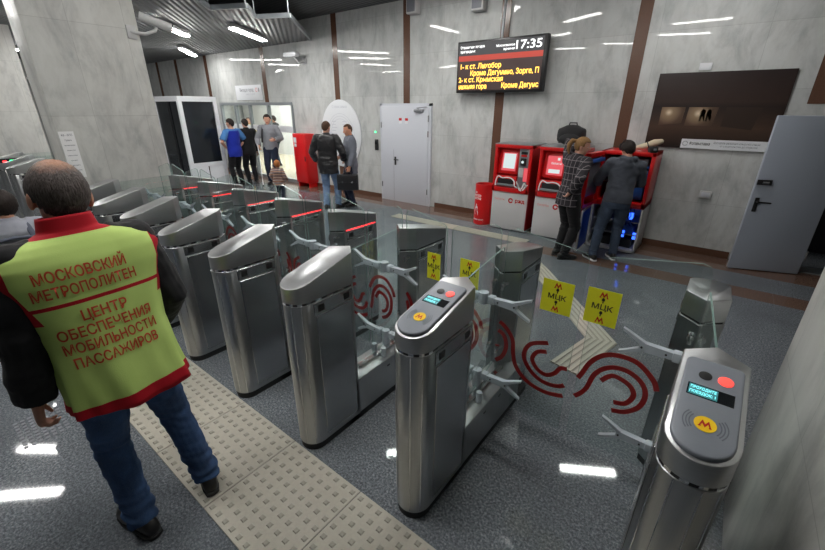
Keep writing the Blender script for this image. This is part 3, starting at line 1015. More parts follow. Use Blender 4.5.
# ------------------------------------------------------------------ things on and along the wall
M['pale_red_print'] = plain('pale_red_print', srgb(222, 130, 125), 0.5)
def board():
    x0, x1, z0, z1, y = -4.36, -2.70, 2.27, 3.10, 6.93
    W, H = x1 - x0, z1 - z0
    t = thing('departure_board', 'black departure board with amber lettering and 17:35 clock high on the wall', 'display board', ((x0 + x1) / 2, y, (z0 + z1) / 2))
    G().box(-W / 2, W / 2, 0, 0.1, -H / 2, H / 2, 0.012).build('casing', 'black', t, 30)
    M['board_face'] = emit('board_face', (0.1, 0.05, 0.045, 1), 0.45, (0.02, 0.015, 0.015, 1))
    M['board_top'] = emit('board_top', (0.1, 0.1, 0.11, 1), 0.4, (0.02, 0.02, 0.02, 1))
    M['board_red'] = emit('board_red_bar', (0.75, 0.07, 0.04, 1), 0.75)
    a, b = -W / 2 + 0.035, W / 2 - 0.06
    g = G().box(a, b, -0.004, 0, -H / 2 + 0.04, 0.1, mi=0).box(a, b, -0.004, 0, 0.1, 0.185, mi=2).box(a, b, -0.004, 0, 0.185, H / 2 - 0.03, mi=1)
    g.build('screen', ['board_face', 'board_top', 'board_red'], t, 0)
    for txt, sz, x, z, al, bo, w in (('Отправление поездов', 0.06, a + 0.03, 0.315, 'LEFT', 0.001, 0.48), ('пригородных', 0.06, a + 0.03, 0.25, 'LEFT', 0.001, 0.3),
                                     ('Московское', 0.05, 0.28, 0.3, 'RIGHT', 0.001, 0.34), ('время', 0.05, 0.28, 0.245, 'RIGHT', 0.001, 0.2), ('17:35', 0.175, b - 0.02, 0.285, 'RIGHT', 0.0025, 0.44)):
        G().text(txt, sz, face_y(x, -0.006, z), align=al, bold=bo, width=w).build('white_lettering', 'white_led', t, 0)
    for txt, x, z, w in (('1- к ст. Лихобор', a + 0.03, 0.01, 0.8), ('Кроме Дегунино, Зорге, П', a + 0.25, -0.1, 1.27), ('2- к ст. Крымская', a + 0.02, -0.205, 0.88), ('нижняя', a + 0.02, -0.315, 0.33), ('гора', a + 0.39, -0.315, 0.2), ('Кроме Дегунс', a + 0.88, -0.31, 0.66)):
        G().text(txt, 0.115, face_y(x, -0.006, z), align='LEFT', bold=0.0014, width=w).build('amber_lettering', 'amber', t, 0)
    g = G().tube([(0, 0.1, 0.2), (0, 0.185, 0.2)], 0.03).box(-0.2, 0.2, 0.165, 0.188, -0.2, 0.3)
    g.build('wall_bracket', 'black', t, 0)
    for dx, w in ((0.0, 0.06),):
        G().tube([(dx, 0.05, H / 2 - 0.02), (dx + 0.03, 0.05, H / 2 + 0.7)], 0.022, n=8).build('hanging_rod', 'machine_steel', t, 30)
board()

def picture():
    x0, x1, z0, z1 = -1.075, 0.395, 1.5, 2.475
    y = WY - 0.03
    W, H = x1 - x0, z1 - z0
    t = thing('poster', 'large dark brown night picture of lit bays hung above the grey wall socket', 'poster', (x0, y, z0))
    t_ = NT('poster_print')
    v, x, yy, z = t_.xyz()
    nz = t_.noise(t_.scale(v, (3, 3, 8)), 2.0, 5.0)
    sky = t_.ramp(t_.math('DIVIDE', z, H), [(0.0, (0.012, 0.007, 0.006, 1)), (0.28, (0.075, 0.04, 0.026, 1)), (0.56, (0.018, 0.01, 0.008, 1)), (0.62, (0.04, 0.021, 0.016, 1)), (1.0, (0.022, 0.012, 0.011, 1))])
    t_.l(t_.mix(t_.math('MULTIPLY', nz, 0.35), sky, (0.006, 0.004, 0.004, 1)), t_.b.inputs['Base Color'])
    t_.b.inputs['Roughness'].default_value = 0.3
    G().box(0, W, 0, 0.025, 0, H).build('print', t_.m, t, 0)
    def pict(name, c):
        p = NT(name)
        v, x, yy, z = p.xyz()
        d = p.n('ShaderNodeVectorMath', operation='DISTANCE')
        d.inputs[1].default_value = c
        p.l(v, d.inputs[0])
        p.l(p.ramp(d.outputs['Value'], [(0.0, (0.75, 0.62, 0.45, 1)), (0.05, (0.3, 0.21, 0.13, 1)), (0.16, (0.1, 0.06, 0.038, 1)), (0.3, (0.03, 0.017, 0.012, 1))]), p.b.inputs['Base Color'])
        p.b.inputs['Roughness'].default_value = 0.3
        return p.m
    bm_ = pict('printed_left_bay', (0.22, -0.002, 0.47))
    bm2 = pict('printed_middle_bay', (0.57, -0.002, 0.46))
    g = G()
    def pg(pts, mi):
        g.prism(pts, 0, 0.001, mi, mat=face_y(0, -0.0003, 0))
    pg([(0.12, 0.3), (0.4, 0.33), (0.41, 0.54), (0.12, 0.54)], 0)
    pg([(0.44, 0.3), (0.76, 0.3), (0.79, 0.54), (0.45, 0.54)], 1)
    pg([(0.86, 0.3), (1.2, 0.26), (1.25, 0.54), (0.87, 0.54)], 0)
    pg([(0.6, 0.36), (0.62, 0.36), (0.625, 0.43), (0.65, 0.36), (0.66, 0.36), (0.65, 0.5), (0.62, 0.52), (0.6, 0.48)], 2)
    pg([(0.67, 0.36), (0.69, 0.36), (0.69, 0.43), (0.72, 0.37), (0.73, 0.37), (0.72, 0.5), (0.69, 0.52), (0.67, 0.48)], 2)
    g.build('printed_bays', [bm_, bm2, 'black_print'], t, 0)
    g = G().box(0.46, W - 0.06, -0.006, 0, 0.0, 0.125)
    g.build('caption_strip', 'white', t, 0)
    G().text('Фотовыставка', 0.055, face_y(0.56, -0.0068, 0.066), align='LEFT', bold=0.001, width=0.24).build('caption_lettering', 'black_print', t, 0)
    G().text('Московское центральное кольцо и его станции', 0.04, face_y(0.84, -0.0068, 0.085), align='LEFT', width=0.5).build('caption_lettering', 'print_grey', t, 0)
    G().text('от строительства до открытия', 0.035, face_y(0.92, -0.0068, 0.045), align='LEFT', width=0.4).build('caption_lettering', 'print_grey', t, 0)
    G().prism(arc(0.51, 0.065, 0.032, 0, 345, 23) + arc(0.51, 0.065, 0.026, 345, 0, 23), 0, 0.0006, mat=face_y(0, -0.0066, 0)).build('caption_ring', 'print_grey', t, 0)
picture()
tag(G().box(-0.63, -0.49, WY - 0.02, WY - 0.002, 2.5, 2.585, 0.003).build('wall_plate', 'white'), 'small white plate on the wall just above the dark picture', 'plate')
t = thing('wall_socket', 'small pale grey socket box on the wall between picture and skirting', 'socket', (-0.16, WY, 0.88))
G().box(-0.07, 0.07, -0.045, 0, -0.05, 0.05, 0.008).build('box', 'machine_grey', t)
G().box(-0.05, 0.05, -0.05, -0.043, -0.03, 0.035, 0.004).build('cover_flap', 'print_pale', t)

def oval():
    cx, cz, rx, rz = -7.76, 1.41, 0.7, 0.78
    t = thing('oval_plan', 'white oval plan board on the wall behind the two talking men', 'sign', (cx, WY - 0.004, cz))
    up = Matrix(((1, 0, 0, 0), (0, 0, -1, 0), (0, 1, 0, 0), (0, 0, 0, 1)))
    G().prism([(rx * math.cos(2 * PI * k / 64), rz * math.sin(2 * PI * k / 64)) for k in range(64)], 0, 0.02, mat=up, bev=0.004).build('board', 'white', t, 30)
    g = G()
    g.text('Схема линий', 0.09, face_y(0, -0.021, 0.62), width=0.52)
    for k in range(3):
        n = 40
        a, b = 0.36 + 0.06 * k, 0.4 + 0.06 * k
        P = [(a * math.cos(2 * PI * i / n), b * math.sin(2 * PI * i / n) - 0.05) for i in range(n + 1)]
        g.ribbon(P, 0.008, -0.0215, 0.001)
    for k in range(9):
        z = 0.28 - 0.07 * k
        w = 0.12 + 0.1 * random.random()
        g.box(-0.3, -0.3 + w, -0.0215, -0.0205, z, z + 0.014).box(0.08, 0.08 + w, -0.0215, -0.0205, z, z + 0.014)
    g.build('printed_plan', 'print_pale', t, 0)
oval()

def sign():
    t = thing('sign_board', 'white lettered sign board fixed above the glass doors', 'sign', (-11.6, WY - 0.03, 2.4))
    G().box(-0.68, 0.68, 0, 0.025, -0.2, 0.2, 0.004).build('panel', 'white', t)
    G().text('Выход в город', 0.13, face_y(-0.08, -0.001, 0.07), width=0.72).build('lettering', 'print_grey', t, 0)
    G().text('улица, трамвай', 0.07, face_y(0.1, -0.001, -0.04), width=0.45).build('lettering', 'print_pale', t, 0)
    G().prism(arc(0.43, 0.07, 0.055, 0, 345, 23) + arc(0.43, 0.07, 0.042, 345, 0, 23), 0, 0.0008, mat=face_y(0, -0.001, 0)).build('round_emblem', 'pale_red_print', t, 0)
    G().prism([(0.53, 0.02), (0.57, 0.02), (0.57, 0.12), (0.53, 0.12)], 0, 0.0008, mat=face_y(0, -0.001, 0)).build('square_emblem', 'print_grey', t, 0)
sign()

def cctv(name, label, base, aim, scale=1.0):
    t = thing(name, label, 'camera', base)
    d = (Vector(aim) - Vector(base)).normalized()
    q = Matrix(((1, 0, 0), (0, 1, 0), (0, 0, 1)))
    return t, d
t, d = cctv('security_camera', 'white security camera on a bracket high on the marble pillar, by the lamp', (-6.0, 2.3, 2.84), (-4, 3, 2.6))
G().box(0.0, 0.02, -0.1, 0.0, -0.09, 0.05, 0.005).tube([(0.01, -0.05, -0.02), (0.06, 0.08, -0.03), (0.06, 0.2, 0.02), (0.06, 0.22, 0.07)], 0.02, caps=True).build('bracket', 'machine_grey', t)
h = G().tube([(0.03, 0.06, 0.16), (0.14, 0.36, 0.06)], [0.05, 0.05], n=14).build('housing', 'machine_grey', t, 40)
G().tube([(0.138, 0.355, 0.062), (0.144, 0.372, 0.057)], 0.042, n=14).build('lens', 'screen', h, 40)
t, d = cctv('security_camera', 'white security camera on the back wall above the red cabinet', (-8.95, WY, 3.08), (-8, 5, 2.6))
G().box(-0.07, 0.07, -0.02, 0, -0.07, 0.07, 0.005).tube([(0, -0.01, -0.02), (0.02, -0.2, -0.05), (-0.02, -0.28, 0.04)], 0.022, caps=True).build('bracket', 'machine_grey', t)
h = G().box(-0.36, 0.12, -0.36, -0.22, 0.06, 0.17, 0.03).build('housing', 'white', t, 40)
G().cyl((-0.355, -0.29, 0.115), (-0.364, -0.29, 0.115), 0.04).build('lens', 'screen', h, 40)
for x, z, lb in ((-5.45, 3.79, 'grey loudspeaker box hung under the ceiling over the white door'), (-4.03, 3.68, 'grey loudspeaker box hung under the ceiling left of the departure board')):
    t = thing('loudspeaker', lb, 'loudspeaker', (x, WY - 0.02, z))
    G().box(-0.12, 0.12, -0.16, 0, -0.13, 0.2, 0.02).build('cabinet', 'machine_grey', t)
    G().box(-0.095, 0.095, -0.168, -0.158, -0.1, 0.12, 0.005).build('grille', 'print_grey', t)
t = thing('intercom', 'black intercom on the wall beside the white door, left of it', 'intercom', (-6.57, WY - 0.001, 1.22))
G().box(-0.045, 0.045, -0.04, 0, -0.12, 0.12, 0.01).build('body', 'black', t)
G().box(-0.03, 0.03, -0.045, -0.038, 0.02, 0.09, 0.004).build('screen', 'screen', t)
t = thing('push_button', 'small round green-lit exit button above the intercom', 'button', (-6.6, WY - 0.001, 1.5))
G().cyl((0, -0.015, 0), (0, 0, 0), 0.04).build('plate', 'machine_grey', t)
G().cyl((0, -0.02, 0), (0, -0.014, 0), 0.018).build('button', 'led_green', t)

def red_cabinet():
    t = thing('fire_cabinet', 'red steel cabinet standing against the wall beside the glass doors', 'cabinet', (-9.04, 6.95, 0))
    G().box(-0.26, 0.26, -0.16, 0.16, 0.12, 1.38, 0.012).build('body', 'red', t)
    d = G().box(-0.245, 0.245, -0.175, -0.155, 0.14, 1.36, 0.006).build('door', 'red', t)
    G().box(-0.21, -0.1, -0.178, -0.174, 1.15, 1.28).build('white_label', 'white', d, 0)
    G().box(-0.2, -0.11, -0.178, -0.174, 1.05, 1.13).build('white_label', 'white', d, 0)
    G().box(0.19, 0.22, -0.19, -0.174, 0.7, 0.82, 0.005).build('latch', 'black', d)
    for sx in (-0.22, 0.22):
        G().box(sx - 0.02, sx + 0.02, -0.13, 0.13, 0, 0.12).build('leg', 'red', t)
red_cabinet()

def bin_():
    t = thing('litter_bin', 'red cylindrical litter bin with white print beside the first ticket machine', 'bin', (-3.44, 6.6, 0))
    r = 0.165
    g = G().lathe([(r - 0.012, 0.0), (r, 0.012), (r, 0.73), (r - 0.004, 0.742), (r - 0.02, 0.742), (r - 0.025, 0.6)], n=40)
    g.build('drum', 'red', t, 40)
    G().lathe([(r - 0.028, 0.6), (r - 0.026, 0.603)], n=32).build('liner', 'black', t)
    g = G()
    def onto(txt, size, zc, width, ang0=252):
        me = text_mesh(txt, size, 'CENTER', 0.001, 0.0005, 2)
        xs = [v.co.x for v in me.vertices]
        k = width / (max(xs) - min(xs))
        for v in me.vertices:
            a = R(ang0) + v.co.x * k / r
            rr = r + 0.0012 + v.co.z
            v.co = Vector((rr * math.cos(a), rr * math.sin(a), zc + v.co.y))
        g.bm.from_mesh(me)
    onto('не', 0.06, 0.6, 0.05, 240)
    onto('мусорь', 0.07, 0.545, 0.17)
    onto('чистый', 0.07, 0.49, 0.16)
    onto('сохраним чистоту', 0.04, 0.1, 0.24, 262)
    pts = []
    for a0, z in ((-0.03, 0.18), (0.045, 0.18), (0.05, 0.24), (0.03, 0.27), (0.035, 0.33), (0.012, 0.355), (0.012, 0.385), (-0.008, 0.385), (-0.012, 0.35), (-0.035, 0.3), (-0.045, 0.24)):
        a = R(248) + a0 / r
        pts.append(Vector(((r + 0.0015) * math.cos(a), (r + 0.0015) * math.sin(a), z)))
    f = g.bm.faces.new([g.bm.verts.new(p) for p in pts])
    g.build('white_print', 'white_print', t, 0, recalc=False)
bin_()

# ------------------------------------------------------------------ ticket machines
def machine(x, label, screen, group):
    """front face on y = 6.42, width .66"""
    t = thing('ticket_machine', label, 'ticket machine', (x, 6.42, 0), 0, group)
    W, D, H = 0.66, 0.6, 1.46
    b = G().box(0, W, 0.01, D, 0.02, 0.68, 0.006).build('lower_cabinet', 'machine_grey', t)
    d = G().box(0.012, W - 0.012, 0, 0.014, 0.05, 0.665, 0.004).build('lower_door', 'machine_grey', t)
    G().text('билеты', 0.062, face_y(0.055, -0.001, 0.545), 0, align='LEFT', width=0.19).build('printed_lettering', 'pale_red_print', d, 0)
    G().text('tickets', 0.04, face_y(0.055, -0.001, 0.49), 0, align='LEFT', width=0.14).build('printed_lettering', 'print_pale', d, 0)
    g = G().prism(arc(0.36, 0.54, 0.045, 0, 345, 23) + arc(0.36, 0.54, 0.022, 345, 0, 23), 0, 0.0008, 0, mat=face_y(0, -0.001, 0))
    g.build('round_emblem', 'red_print', d, 0)
    G().text('ржд', 0.085, face_y(0.44, -0.001, 0.545), 0, align='LEFT', bold=0.003, width=0.17).build('printed_lettering', 'red_print', d, 0)
    # red upper half: a frame round a sunken front
    g = G()
    g.box(0, W, 0.1, D, 0.68, H - 0.02, 0.006)
    g.box(0, 0.045, -0.02, 0.12, 0.68, H, 0.008)
    g.box(W - 0.05, W, -0.02, 0.12, 0.68, H, 0.008)
    g.box(0, W, -0.03, 0.14, 1.405, H, 0.008)
    g.box(0, W, -0.02, 0.12, 0.68, 0.76, 0.008)
    u = g.build('upper_cabinet', 'red', t, 30)
    G().box(0.0, W, -0.028, D - 0.02, H - 0.001, H + 0.012, 0.004).build('top_cover', 'machine_steel', t, 30)
    G().box(W + 0.001, W + 0.004, 0.0, D - 0.02, 0.05, 1.4).build('side_sheet', 'deep_red', u, 0)
    # screen panel (left) leaning back, bezel
    tl = Matrix.Translation((0.245, 0.06, 1.18)) @ Matrix.Rotation(R(-8), 4, 'X')
    s = G().box(-0.19, 0.17, -0.012, 0.03, -0.2, 0.2, 0.012, mat=tl).build('screen_bezel', 'red', t, 30)
    G().box(-0.125, 0.13, -0.016, -0.01, -0.15, 0.145, mat=tl).build('screen', ['pink_screen'], s, 0)
    g = G()
    if screen == 'pale':
        g.box(-0.1, 0.11, -0.0175, -0.0155, -0.11, 0.13, mi=0, mat=tl)
    else:
        g.text('билеты', 0.05, tl @ face_y(0.02, -0.0175, 0.03), 0, width=0.16)
        g.box(-0.09, 0.09, -0.0175, -0.0155, -0.12, -0.06, mi=0, mat=tl).box(0.03, 0.07, -0.0175, -0.0155, 0.08, 0.12, mi=0, mat=tl)
    g.build('screen_image', ['pale_screen'], s, 0)
    # steel side column with slots
    c = G().box(0.43, W - 0.05, 0.02, 0.1, 0.77, 1.405, 0.004).build('payment_panel', 'machine_steel', t, 30)
    G().box(0.47, 0.56, -0.03, 0.022, 1.14, 1.26, 0.012).build('card_reader', 'black', c, 30)
    G().cyl((0.515, -0.036, 1.2), (0.515, -0.028, 1.2), 0.022).build('reader_lens', 'pale_screen', c, 30)
    G().box(0.46, 0.57, 0.012, 0.022, 1.32, 1.36, 0.003).build('coin_slot', 'black', c, 30)
    G().box(0.46, 0.56, 0.008, 0.022, 1.28, 1.312, 0.004).build('red_button', 'red', c, 30)
    g = G().box(0.44, 0.52, 0.012, 0.022, 0.95, 1.1, 0.003)
    g.build('note_acceptor', 'machine_grey', c, 30)
    G().box(0.53, 0.6, 0.014, 0.022, 0.88, 1.1, 0.003).build('red_sticker', 'pink_screen', c, 30)
    # tray
    y_ = G().box(0.045, 0.42, -0.01, 0.1, 0.77, 0.95, 0.01).build('dispenser', 'red', t, 30)
    G().box(0.09, 0.38, -0.014, 0.0, 0.815, 0.905, 0.006).build('tray_opening', 'black', y_, 30)
    G().box(0.08, 0.39, -0.04, 0.0, 0.785, 0.82, 0.006).build('tray_lip', 'machine_steel', y_, 30)
    # white ribbon ornament round the tray
    g = G()
    for P in ([(0.055, 0.775), (0.06, 0.86), (0.1, 0.94), (0.18, 0.915), (0.26, 0.93), (0.34, 0.92), (0.4, 0.87), (0.41, 0.8), (0.46, 0.775)],
              [(0.44, 0.88), (0.47, 0.81), (0.51, 0.74), (0.55, 0.79), (0.58, 0.86), (0.62, 0.8)], [(0.46, 0.84), (0.5, 0.77), (0.54, 0.73)], [(0.56, 0.74), (0.6, 0.8), (0.64, 0.84)]):
        g.ribbon(catmull(P), 0.02, -0.024, 0.003)
    g.build('ornament_print', 'white_print', t, 0)
    return t
MG = 'red and grey ticket machines'
machine(-3.19, 'red and grey ticket machine with pale lit screen beside the litter bin', 'pale', MG)
machine(-2.41, 'red and grey ticket machine with pink screen, backpack lying on its top', 'pink', MG)

def open_machine():
    t = thing('ticket_machine', 'opened ticket machine with bare blue-lit insides in front of the hooded man', 'ticket machine', (-1.5, 6.42, 0), 0, MG)
    W, D, H = 0.7, 0.6, 1.46
    g = G()
    g.box(0, 0.025, 0, D, 0.02, 0.68).box(W - 0.025, W, 0, D, 0.02, 0.68).box(0, W, 0, D, 0.02, 0.06).box(0, W, D - 0.03, D, 0.02, 0.68)
    g.build('lower_cabinet', 'machine_grey', t, 0)
    g = G()
    g.box(0, 0.05, 0, D, 0.68, H, 0.005).box(W - 0.05, W, 0, D, 0.68, H, 0.005).box(0, W, 0, D, H - 0.05, H, 0.005).box(0, W, 0, D, 0.68, 0.76, 0.005).box(0, W, D - 0.03, D, 0.68, H)
    u = g.build('upper_cabinet', 'red', t, 30)
    for z, m in ((1.24, 'blue'), (1.02, 'black')):
        G().box(0.05, W - 0.05, 0.1, D - 0.04, z, z + 0.025).build('shelf', m, u, 0)
    G().box(0.12, 0.35, 0.12, 0.5, 0.78, 1.0, 0.01).build('printer_unit', 'black', u, 30)
    G().box(0.4, 0.62, 0.12, 0.5, 0.79, 0.97, 0.01).build('coin_unit', 'blue', u, 30)
    G().box(0.38, 0.63, 0.16, 0.5, 1.045, 1.2, 0.01).build('cash_box', 'blue', u, 30)
    G().box(0.1, 0.3, 0.16, 0.5, 1.27, 1.38, 0.01).build('control_unit', 'black', u, 30)
    G().box(0.42, 0.6, 0.14, 0.4, 1.27, 1.36, 0.01).build('control_unit', 'machine_steel', u, 30)
    for z in (0.26, 0.45):
        G().box(0.025, W - 0.025, 0.08, D - 0.04, z, z + 0.02).build('lower_shelf', 'machine_steel', t, 0)
    G().box(0.06, 0.3, 0.1, 0.5, 0.47, 0.6, 0.01).build('power_unit', 'black', t, 30)
    G().box(0.36, 0.62, 0.1, 0.5, 0.28, 0.4, 0.01).build('power_unit', 'blue', t, 30)
    G().box(0.06, 0.62, 0.1, 0.5, 0.06, 0.2, 0.01).build('cash_safe', 'black', t, 30)
    for x, z in ((0.33, 0.5), (0.52, 0.5), (0.62, 0.21), (0.45, 0.22)):
        G().box(x, x + 0.055, 0.09, 0.1, z, z + 0.1).build('blue_lamp', 'blue_light', t, 0)
    g = G()
    for k in range(4):
        x = 0.42 + 0.05 * k
        g.tube(catmull([(x, 0.08), (x + 0.03, 0.06), (x + 0.01, 0.05)], 4) and [(x, 0.08, 0.66), (x + 0.03, 0.05, 0.56), (x - 0.02, 0.06, 0.46), (x + 0.02, 0.09, 0.4)], 0.007, n=6)
    g.build('cable_loops', 'blue', t, 40)
    # swung-open upper door (red back) and lower door (blue film)
    dz = Matrix.Rotation(R(-96), 4, 'Z')
    d = G().box(0, 0.54, -0.03, 0.0, 0.7, 1.45, 0.008).box(0.0, 0.54, 0.0, 0.06, 1.4, 1.45).box(0.0, 0.54, 0.0, 0.06, 0.7, 0.75).box(0.5, 0.54, 0, 0.06, 0.7, 1.45).xform(Matrix.Translation((0.0, -0.01, 0)) @ dz).build('upper_door', 'red', t, 30)
    G().box(0.08, 0.46, 0.0, 0.05, 0.85, 1.3, 0.01).xform(Matrix.Translation((0.0, -0.01, 0)) @ dz).build('screen_back', 'machine_steel', d, 30)
    G().box(0.02, 0.52, 0.0, 0.08, 1.32, 1.37, 0.005).xform(Matrix.Translation((0.0, -0.01, 0)) @ dz).build('blue_bar', 'blue', d, 30)
    d2 = Matrix.Rotation(R(-88), 4, 'Z')
    d = G().box(0, 0.52, -0.02, 0.0, 0.05, 0.66, 0.006).xform(Matrix.Translation((0.0, -0.01, 0)) @ d2).build('lower_door', 'machine_grey', t, 30)
    G().box(0.03, 0.49, 0.0, 0.006, 0.08, 0.64).xform(Matrix.Translation((0.0, -0.01, 0)) @ d2).build('blue_film', 'blue', d, 30)
open_machine()

def backpack(loc, rz):
    t = thing('backpack', 'black backpack lying on top of the ticket machine with pink screen', 'backpack', loc, rz)
    g = G()
    for_rings = []
    for y, sc in ((-0.16, 0.5), (-0.15, 0.75), (-0.11, 0.92), (-0.02, 1.0), (0.1, 0.98), (0.16, 0.85), (0.19, 0.5)):
        rg = []
        for k in range(24):
            c, s = math.cos(2 * PI * k / 24), math.sin(2 * PI * k / 24)
            rg.append(Vector((0.21 * sc * math.copysign(abs(c) ** 0.7, c), y, 0.15 + 0.145 * sc * math.copysign(abs(s) ** 0.7, s) + 0.012 * math.sin(k * 1.3))))
        for_rings.append(rg)
    g.rings(for_rings)
    g.build('main_bag', 'cloth_black', t, 60)
    G().ell((0, -0.16, 0.1), (0.15, 0.05, 0.08)).build('front_pocket', 'cloth_black', t, 60)
    G().tube([(-0.06, 0.05, 0.285), (-0.05, 0.05, 0.33), (0.05, 0.05, 0.33), (0.06, 0.05, 0.285)], 0.01).build('grab_handle', 'cloth_black', t)
    for s in (-1, 1):
        G().tube([(s * 0.1, 0.15, 0.2), (s * 0.18, 0.24, 0.12), (s * 0.2, 0.22, 0.02), (s * 0.12, 0.17, 0.03)], (0.02, 0.008), n=8).build('shoulder_strap', 'cloth_black', t, 60)
M['cloth_black'] = plain('black_cloth', (0.012, 0.012, 0.014, 1), 0.75, bump=0.3, vscale=120)
backpack((-2.05, 6.68, 1.48), R(10))

t = thing('rolled_cloth', 'pale rolled cloth bundle lying across the top of the opened machine', 'cloth', (-0.98, 6.6, 1.46), R(12))
M['cloth_pale'] = plain('pale_cloth', srgb(205, 190, 165), 0.8, bump=0.3, vscale=60)
G().tube([(-0.1, 0, 0.05), (-0.04, 0.0, 0.06), (0.03, 0, 0.085), (0.1, 0.0, 0.12), (0.17, 0, 0.14)], [0.03, 0.045, 0.045, 0.05, 0.035], n=14, caps=True).build('roll', 'cloth_pale', t, 60)
G().tube([(0.02, 0, 0.082), (0.032, 0.0, 0.087)], 0.052, n=14).build('tie', 'cloth_black', t, 60)
t = thing('tool_pouch', 'black tool pouch on the opened machine beside the rolled cloth', 'pouch', (-1.22, 6.62, 1.46), R(-8))
G().box(-0.09, 0.06, -0.08, 0.08, 0, 0.1, 0.03).build('pouch', 'cloth_black', t)
G().tube([(-0.07, 0, 0.1), (-0.05, 0, 0.14), (0.03, 0, 0.14), (0.04, 0, 0.1)], 0.008).build('handle', 'cloth_black', t)
t = thing('tool_pouch', 'black pouch lying at the right end of the opened machine\'s top', 'pouch', (-0.86, 6.48, 1.46), R(30))
G().box(-0.06, 0.05, -0.05, 0.05, 0, 0.08, 0.025).build('pouch', 'cloth_black', t)
G().box(-0.02, 0.02, -0.056, -0.048, 0.03, 0.06, 0.004).build('buckle', 'print_grey', t)

# ------------------------------------------------------------------ security booth
def booth():
    x0, x1, y0, y1, H = -12.3, -10.87, 4.74, 5.7, 2.22
    t = thing('security_booth', 'white framed booth with dark windows beside the large marble pillar', 'booth', (x1, y0, 0))
    W, D = x1 - x0, y1 - y0
    f = 0.09
    g = G()
    for x in (-W, -f):
        for y in (0, D - f):
            g.box(x, x + f, y, y + f, 0.0, H)
    e = 0.002
    g.box(-W + f, -f, e, f - e, H - f, H - e).box(-W + f, -f, D - f + e, D - e, H - f, H - e).box(-f + e, -e, f, D - f, H - f, H - e).box(-W + e, -W + f - e, f, D - f, H - f, H - e)
    g.box(-W + f, -f, e, f - e, e, f).box(-f + e, -e, f, D - f, e, f).box(-f + e, -e, f, D - f, 0.56, 0.66)
    g.build('frame', 'white', t, 0)
    G().box(-W, 0, 0, D, H, H + 0.03).build('roof', 'white', t, 0)
    for y0_, y1_ in ((f, 0.46), (0.49, D - f)):
        G().box(-0.05, -0.02, y0_, y1_, f, 0.56, 0.006).build('lower_panel', 'white', t, 30)
    G().box(-0.055, -0.04, f, D - f, 0.66, H - f).build('window_pane', 'tinted', t, 0)
    G().box(-W + f, -f, 0.03, 0.045, f, H - f).build('window_pane', 'tinted', t, 0)
    G().box(-0.62, -0.58, 0.0, 0.03, f, H - f).build('door_stile', 'black', t, 0)
booth()

def notice():
    t = thing('notice_sheet', 'white printed notice sheet stuck on the edge of the large marble pillar', 'notice', (-5.998, 1.335, 1.5))
    rz = Matrix.Rotation(R(90), 4, 'Z')
    G().box(0, 0.002, -0.07, 0.07, -0.27, 0.24).build('sheet', 'white_print', t, 0)
    z = 0.2
    for k, (txt, w, sz) in enumerate((('МЦК — МЕТРО', 0.1, 0.03), ('Правила', 0.06, 0.026), ('пользования турникетом', 0.1, 0.016), ('приложите билет', 0.08, 0.016), ('дождитесь сигнала', 0.09, 0.016), ('проходите', 0.06, 0.016), ('не задерживайтесь', 0.09, 0.016), ('справки у контролёра', 0.09, 0.016))):
        G().text(txt, sz, rz @ face_y(0, -0.003, z), 0, width=w).build('lettering', 'print_grey', t, 0)
        z -= 0.055
notice()

# ------------------------------------------------------------------ people
def temp_mesh(bm):
    me = bpy.data.meshes.new('shape')
    bm.to_mesh(me)
    bm.free()
    return me

def voxel(g, size, smooth_n=4, fac=0.5):
    """union of closed shapes grown into one continuous skin"""
    bmesh.ops.recalc_face_normals(g.bm, faces=g.bm.faces)
    me = temp_mesh(g.bm)
    o = bpy.data.objects.new('shape', me)
    COL.objects.link(o)
    m = o.modifiers.new('r', 'REMESH')
    m.mode = 'VOXEL'
    m.voxel_size = size
    s = o.modifiers.new('s', 'SMOOTH')
    s.factor = fac
    s.iterations = smooth_n
    dg = bpy.context.evaluated_depsgraph_get()
    dg.update()
    out = bpy.data.meshes.new_from_object(o.evaluated_get(dg))
    bpy.data.objects.remove(o)
    bpy.data.meshes.remove(me)
    return out

def wrinkle(me, fn):
    me.update()
    ns = [v.normal.copy() for v in me.vertices]
    for v, n in zip(me.vertices, ns):
        v.co += n * fn(v.co)

def ik(a, c, l1, l2, pole):
    """middle joint of a two-bone limb from a to c bending towards pole"""
    a, c, pole = Vector(a), Vector(c), Vector(pole)
    d = c - a
    L = min(d.length, (l1 + l2) * 0.999)
    d = d.normalized()
    x = (l1 * l1 - l2 * l2 + L * L) / (2 * L)
    h = math.sqrt(max(0, l1 * l1 - x * x))
    p = pole - d * pole.dot(d)
    p = p.normalized() if p.length > 1e-5 else Vector((0, 1, 0))
    return a + d * x + p * h, a + d * L

